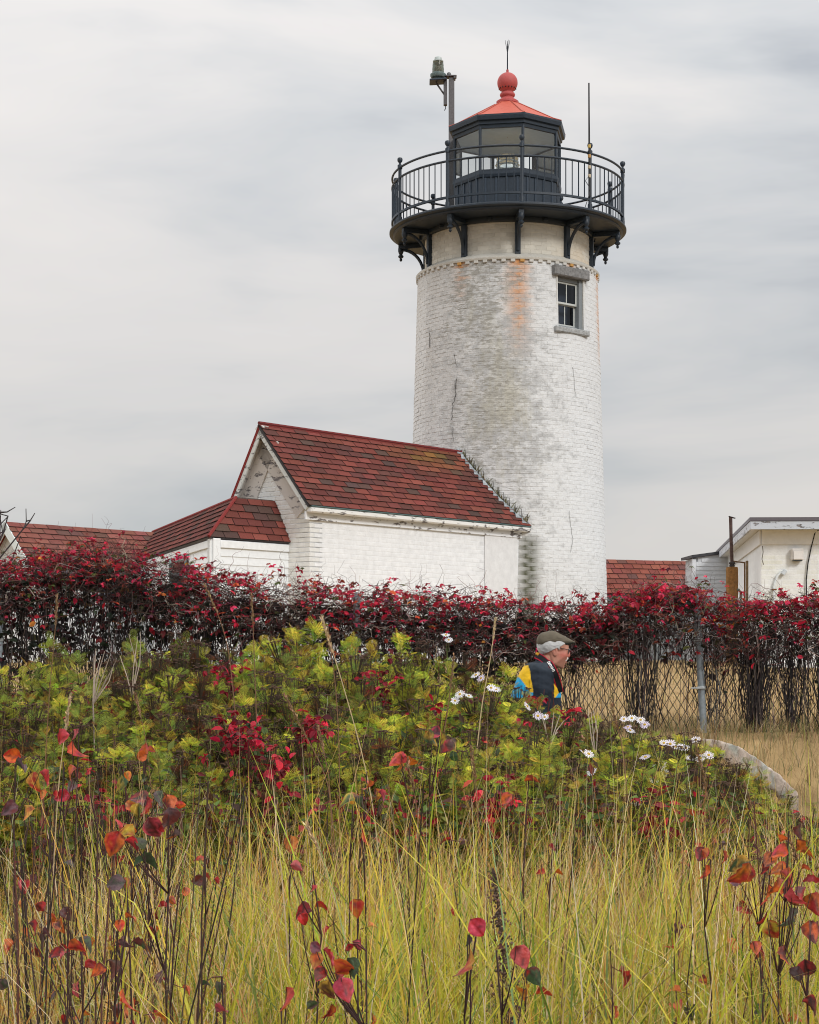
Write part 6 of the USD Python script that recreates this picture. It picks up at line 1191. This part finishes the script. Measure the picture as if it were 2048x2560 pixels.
# hair, moustache, eyes
hair = hull([(M_(1008, 520, s * .014), .083) for s in (-1, 1)] + [(M_(1190, 515, s * .010), .079) for s in (-1, 1)] + [(M_(1040, 690, s * .010), .066) for s in (-1, 1)])
hair = hair.trim_by_plane((-1 / 2.326, 0, 2.1 / 2.326), 2.276 / 2.326).trim_by_plane((0, 0, -1), -(1.716 - .000275 * 380))
hair += hull([(M_(1225, 560, s * .079), .007) for s in (1,)] + [(M_(1225, 620, .078), .005), (M_(1190, 540, .08), .008)]) + hull([(M_(1225, 560, -.079), .007), (M_(1225, 620, -.078), .005), (M_(1190, 540, -.08), .008)])
hs = soft(hair, .009, 4); hs.vertices += (meshkit.fbm(hs.vertices * np.array([60, 60, 90]), 3, 5)[:, None] - .5) * .008
man.part('hair', (hs.vertices, hs.faces), 'cloth', True, tint=np.array([.50, .50, .50]))
man.part('moustache', (lambda t: (t.vertices, t.faces))(soft(hull([(M_(1440, 845, -.008), .011), (M_(1440, 845, .008), .011), (M_(1392, 890, -.030), .009), (M_(1392, 890, .030), .009)]), .006, 2)), 'cloth', True, tint=np.array([.66, .64, .62]))
for s in (-1, 1):
    man.part('eye', ball(M_(1418, 640, s * .028), .011, 2), 'plain', True, tint=np.array([.5, .45, .42]))
    man.part('eyebrow', tube([M_(1375, 585, s * .05), M_(1430, 570, s * .034), M_(1450, 590, s * .016)], .005, 6), 'cloth', tint=np.array([.5, .48, .46]))
man.part('lips', cat([ball(M_(1412, 915, 0), [.010, .020, .006], 2), ball(M_(1405, 948, 0), [.010, .018, .007], 2)]), 'skin', True, tint=np.array([.40, .12, .10]))
# cap
capm = hull([(M_(930, 420, s * .030), .062) for s in (-1, 1)] + [(M_(1080, 400, s * .030), .064) for s in (-1, 1)] + [(M_(1290, 430, s * .035), .042) for s in (-1, 1)] + [(M_(900, 480, s * .025), .050) for s in (-1, 1)] + [(M_(1560, 445, s * .045), .011) for s in (-1, 1)])
capm += hull([(M_(1480, 450, s * .05), .012) for s in (-1, 1)] + [(M_(1600, 452, s * .030), .009) for s in (-1, 1)])
cut = m3.Manifold.cube((1, 1, 1), True).translate((0, 0, -.5)).rotate((0, -5.0, 0)).translate(tuple(map(float, M_(1100, 545))))
capm = capm - cut
cs_ = soft(capm, .010, 5); cs_.vertices += (meshkit.fbm(cs_.vertices * np.array([18, 18, 40]), 3, 4)[:, None] - .5) * .012 * np.array([.3, 1, .5])
ccy = (1.716 - cs_.vertices[:, 2]) / .000275 + (cs_.vertices[:, 0] - .663) / .000275 * .087
ct_ = np.where((ccy > 590)[:, None], np.array([.05, .055, .045]), np.array([.12, .102, .075])); cpath = man.part('cap', (cs_.vertices, cs_.faces), 'cloth', True, tint=ct_)
# glasses
gl = man.part('glasses', cat([tube([M_(990, 590, s * .080), M_(1060, 560, s * .086), M_(1190, 565, s * .084), M_(1330, 605, s * .074), M_(1450, 628, s * .058)], .0022, 5) for s in (-1, 1)] +
    [tube([M_(1462 + 10 * math.cos(a), 680 + 62 * math.sin(a), s * (.032 + .024 * math.cos(a))) for a in np.linspace(0, 2 * PI, 17)], .0022, 5, False) for s in (-1, 1)] + [tube([M_(1472, 650, -.01), M_(1478, 645, 0), M_(1472, 650, .01)], .0022, 5)]), 'plain', tint=np.array([.04, .035, .035]))
for s in (-1, 1):
    ring = np.array([M_(1462 + 10 * math.cos(a), 680 + 58 * math.sin(a), s * (.032 + .023 * math.cos(a))) for a in np.linspace(0, 2 * PI, 17)[:-1]]); cc = ring.mean(0)
    man.part('lens', (np.vstack([ring, cc]), np.array([[k, (k + 1) % 16, 16] for k in range(16)])), 'clear_pane', under=gl)
# jacket
jk = hull([(M_(640, 1240, s * .13), .085) for s in (-1, 1)] + [(M_(880, 1290, s * .12), .082) for s in (-1, 1)] + [(M_(800, 1120, s * .05), .070) for s in (-1, 1)] + [(M_(560, 1560, s * .12), .105) for s in (-1, 1)] + [(M_(900, 1620, s * .11), .102) for s in (-1, 1)])
jk += hull([(M_(560, 1560, s * .12), .105) for s in (-1, 1)] + [(M_(900, 1620, s * .11), .102) for s in (-1, 1)] + [(M_(490, 2000, s * .12), .115) for s in (-1, 1)] + [(M_(890, 2100, s * .12), .105) for s in (-1, 1)] + [(M_(600, 2900, s * .11), .11) for s in (-1, 1)] + [(M_(850, 2900, s * .11), .10) for s in (-1, 1)])
jk += hull([(M_(880, 860, s * .050), .020) for s in (-1, 1)] + [(M_(760, 790, s * .03), .016) for s in (-1, 1)] + [(M_(1080, 1160, s * .055), .022) for s in (-1, 1)] + [(M_(760, 1120, s * .085), .03) for s in (-1, 1)] + [(M_(1000, 1300, s * .09), .03) for s in (-1, 1)])
for s in (-1, 1):
    sh, el_, wr = arm(s); jk += chain([(M_(790, 1230, s * .165), .085), (sh + (el_ - sh) * .45 + [0, s * .02, 0], .078), (el_, .066), (wr - unit(wr - el_) * .02, .046)])
jt = soft(jk, .0065, 14); v = jt.vertices
fold = meshkit.fbm(np.stack([v[:, 0] * 9 + v[:, 2] * 6, v[:, 1] * 7, v[:, 2] * 13], -1), 3, 6) - .5
jt.vertices = v + jt.vertex_normals * (fold * .030)[:, None]
cxv, cyv, yv = (v[:, 0] - .663) / .000275, (1.716 - v[:, 2]) / .000275, v[:, 1] - MD
NAVY, YEL, CYA = np.array([.014, .020, .030]), np.array([.72, .44, .02]), np.array([.02, .30, .56])
yk = np.clip((1180 - cyv) / 120, 0, 1)[:, None] * (cyv > 930)[:, None]; col = NAVY * (1 - yk) + np.array([.032, .042, .055]) * yk
slv = (np.abs(yv) > .165) & (cxv > 540) & (cxv < 1075) & (cyv > 1050)
backm = (~slv) & (cxv < 455 + (cyv - 1010) * .19) & (cyv > 1005); col[backm] = YEL
col[backm & (cyv > 1245 + 1.5 * (cxv - 215))] = CYA; col[(~slv) & (cyv > 1660) & (cxv < 560)] = CYA
fr = (~slv) & (cxv > 1040) & (cyv > 1450); col[fr] = YEL; col[fr & (cxv + (cyv - 1600) > 1295)] = CYA
col[(~slv) & (cyv > 1790)] = NAVY
man.part('jacket', (jt.vertices, jt.faces), 'cloth', True, tint=col, label='navy jacket with yellow and bright blue panels')
man.part('collar_lining', tube([M_(745, 745, -.045), M_(712, 735, 0), M_(745, 745, .045)], .012, 6), 'cloth', tint=np.array([.60, .30, .03]))
# trousers, shoes
tr = m3.Manifold()
for s in (-1, 1):
    hip, kn, an = leg(s); tr += chain([(hip, .105), (kn, .075), (an + [0, 0, .02], .062)])
    man.part('shoe', (lambda t: (t.vertices, t.faces))(soft(hull([(an + [-.04, -.01, -.065], .036), (an + [-.04, .01, -.065], .036), (an + [.16, -.02, -.075], .028), (an + [.16, .02, -.075], .028), (an + [.02, 0, -.01], .045)]), .015, 3)), 'cloth', True, tint=np.array([.05, .04, .035]))
tr += hull([(np.array([.84, MD + s * .09, hipz + .02]), .125) for s in (-1, 1)])
tt_ = soft(tr, .02, 4); man.part('trousers', (tt_.vertices, tt_.faces), 'cloth', True, tint=np.array([.06, .065, .09]))
# camera strap with its lettering
cl_ = np.array([M_(700, 815, 0), M_(745, 810, -.05), M_(830, 835, -.088), M_(905, 930, -.108), M_(985, 1080, -.125), M_(1060, 1230, -.128), M_(1110, 1340, -.118), M_(1135, 1440, -.09)])
sN = np.r_[0, np.cumsum(np.linalg.norm(np.diff(cl_, axis=0), axis=1))]; K = 24; q = np.linspace(0, sN[-1], K); cl = np.stack([np.interp(q, sN, cl_[:, c]) for c in range(3)], -1)
for _ in range(2): cl[1:-1] = (cl[:-2] + 2 * cl[1:-1] + cl[2:]) / 4
tg = np.gradient(cl, axis=0); tg /= np.linalg.norm(tg, axis=1, keepdims=True); on = np.tile([0, -1., .25], (K, 1)); on[:4] = [[-.8, -.2, .5], [-.6, -.5, .5], [-.4, -.7, .5], [-.2, -.9, .4]]
sdv = np.cross(tg, on); sdv /= np.linalg.norm(sdv, axis=1, keepdims=True); on = np.cross(sdv, tg)
# seat the strap on the jacket
import trimesh.proximity
jq = trimesh.Trimesh(jt.vertices, jt.faces, process=False); cp_, dist, fi = trimesh.proximity.closest_point_naive(jq, cl) if False else (None, None, None)
from scipy.spatial import cKDTree
kd = cKDTree(jt.vertices)
for k in range(K):
    nb = jt.vertices[kd.query_ball_point(cl[k] - on[k] * .0, .03)] if True else None
    near_ = jt.vertices[np.linalg.norm(np.cross(jt.vertices - cl[k], on[k]), axis=1) < .014]
    near_ = near_[np.abs((near_ - cl[k]) @ on[k]) < .09]
    if len(near_): cl[k] += on[k] * ((near_ - cl[k]) @ on[k]).max() * 1.0
for _ in range(2): cl[1:-1] = (cl[:-2] + 2 * cl[1:-1] + cl[2:]) / 4
cl += on * .007
tg = np.gradient(cl, axis=0); tg /= np.linalg.norm(tg, axis=1, keepdims=True); sdv = np.cross(tg, on); sdv /= np.linalg.norm(sdv, axis=1, keepdims=True); on = np.cross(sdv, tg)
def ribbon(w0, w1, lift):
    a = cl + sdv * w0 + on * lift; b = cl + sdv * w1 + on * lift; c = cl + sdv * w1 + on * (lift - .006); d = cl + sdv * w0 + on * (lift - .006); V = np.concatenate([a, b, c, d]); k = np.arange(K - 1)
    f = np.vstack([np.c_[i_ * K + k, j_ * K + k, j_ * K + k + 1, i_ * K + k + 1] for i_, j_ in ((0, 1), (1, 2), (2, 3), (3, 0))]); return V, f
st = man.part('camera_strap', ribbon(-.021, .021, 0), 'cloth', tint=np.array([.012, .012, .014]))
man.part('strap_edge', cat([ribbon(-.0225, -.0175, .0012), ribbon(.0175, .0225, .0012)]), 'cloth', tint=np.array([.42, .012, .035]), under=st)
arc = np.r_[0, np.cumsum(np.linalg.norm(np.diff(cl, axis=0), axis=1))]; let = []; at_ = arc[-1] * .44
def smp(A, q): return np.array([np.interp(q, arc, A[:, c]) for c in range(3)])
for ch in 'Canon':
    tx = meshkit.text_mesh(ch, .021, .002, True); w_ = tx.bounds[1][0] - tx.bounds[0][0]; q = at_ + w_ / 2
    xT = unit(smp(tg, q)); zT = smp(on, q); zT = unit(zT - xT * np.dot(zT, xT)); yT = np.cross(zT, xT); tv = tx.vertices - [(tx.bounds[0][0] + tx.bounds[1][0]) / 2, .0095, 0]
    let.append((smp(cl, q) + tv[:, :1] * xT + tv[:, 1:2] * yT + (tv[:, 2:] + .0015) * zT, tx.faces)); at_ += w_ + .004
man.part('strap_lettering', cat(let), 'plain', tint=np.array([.85, .85, .85]), under=st)
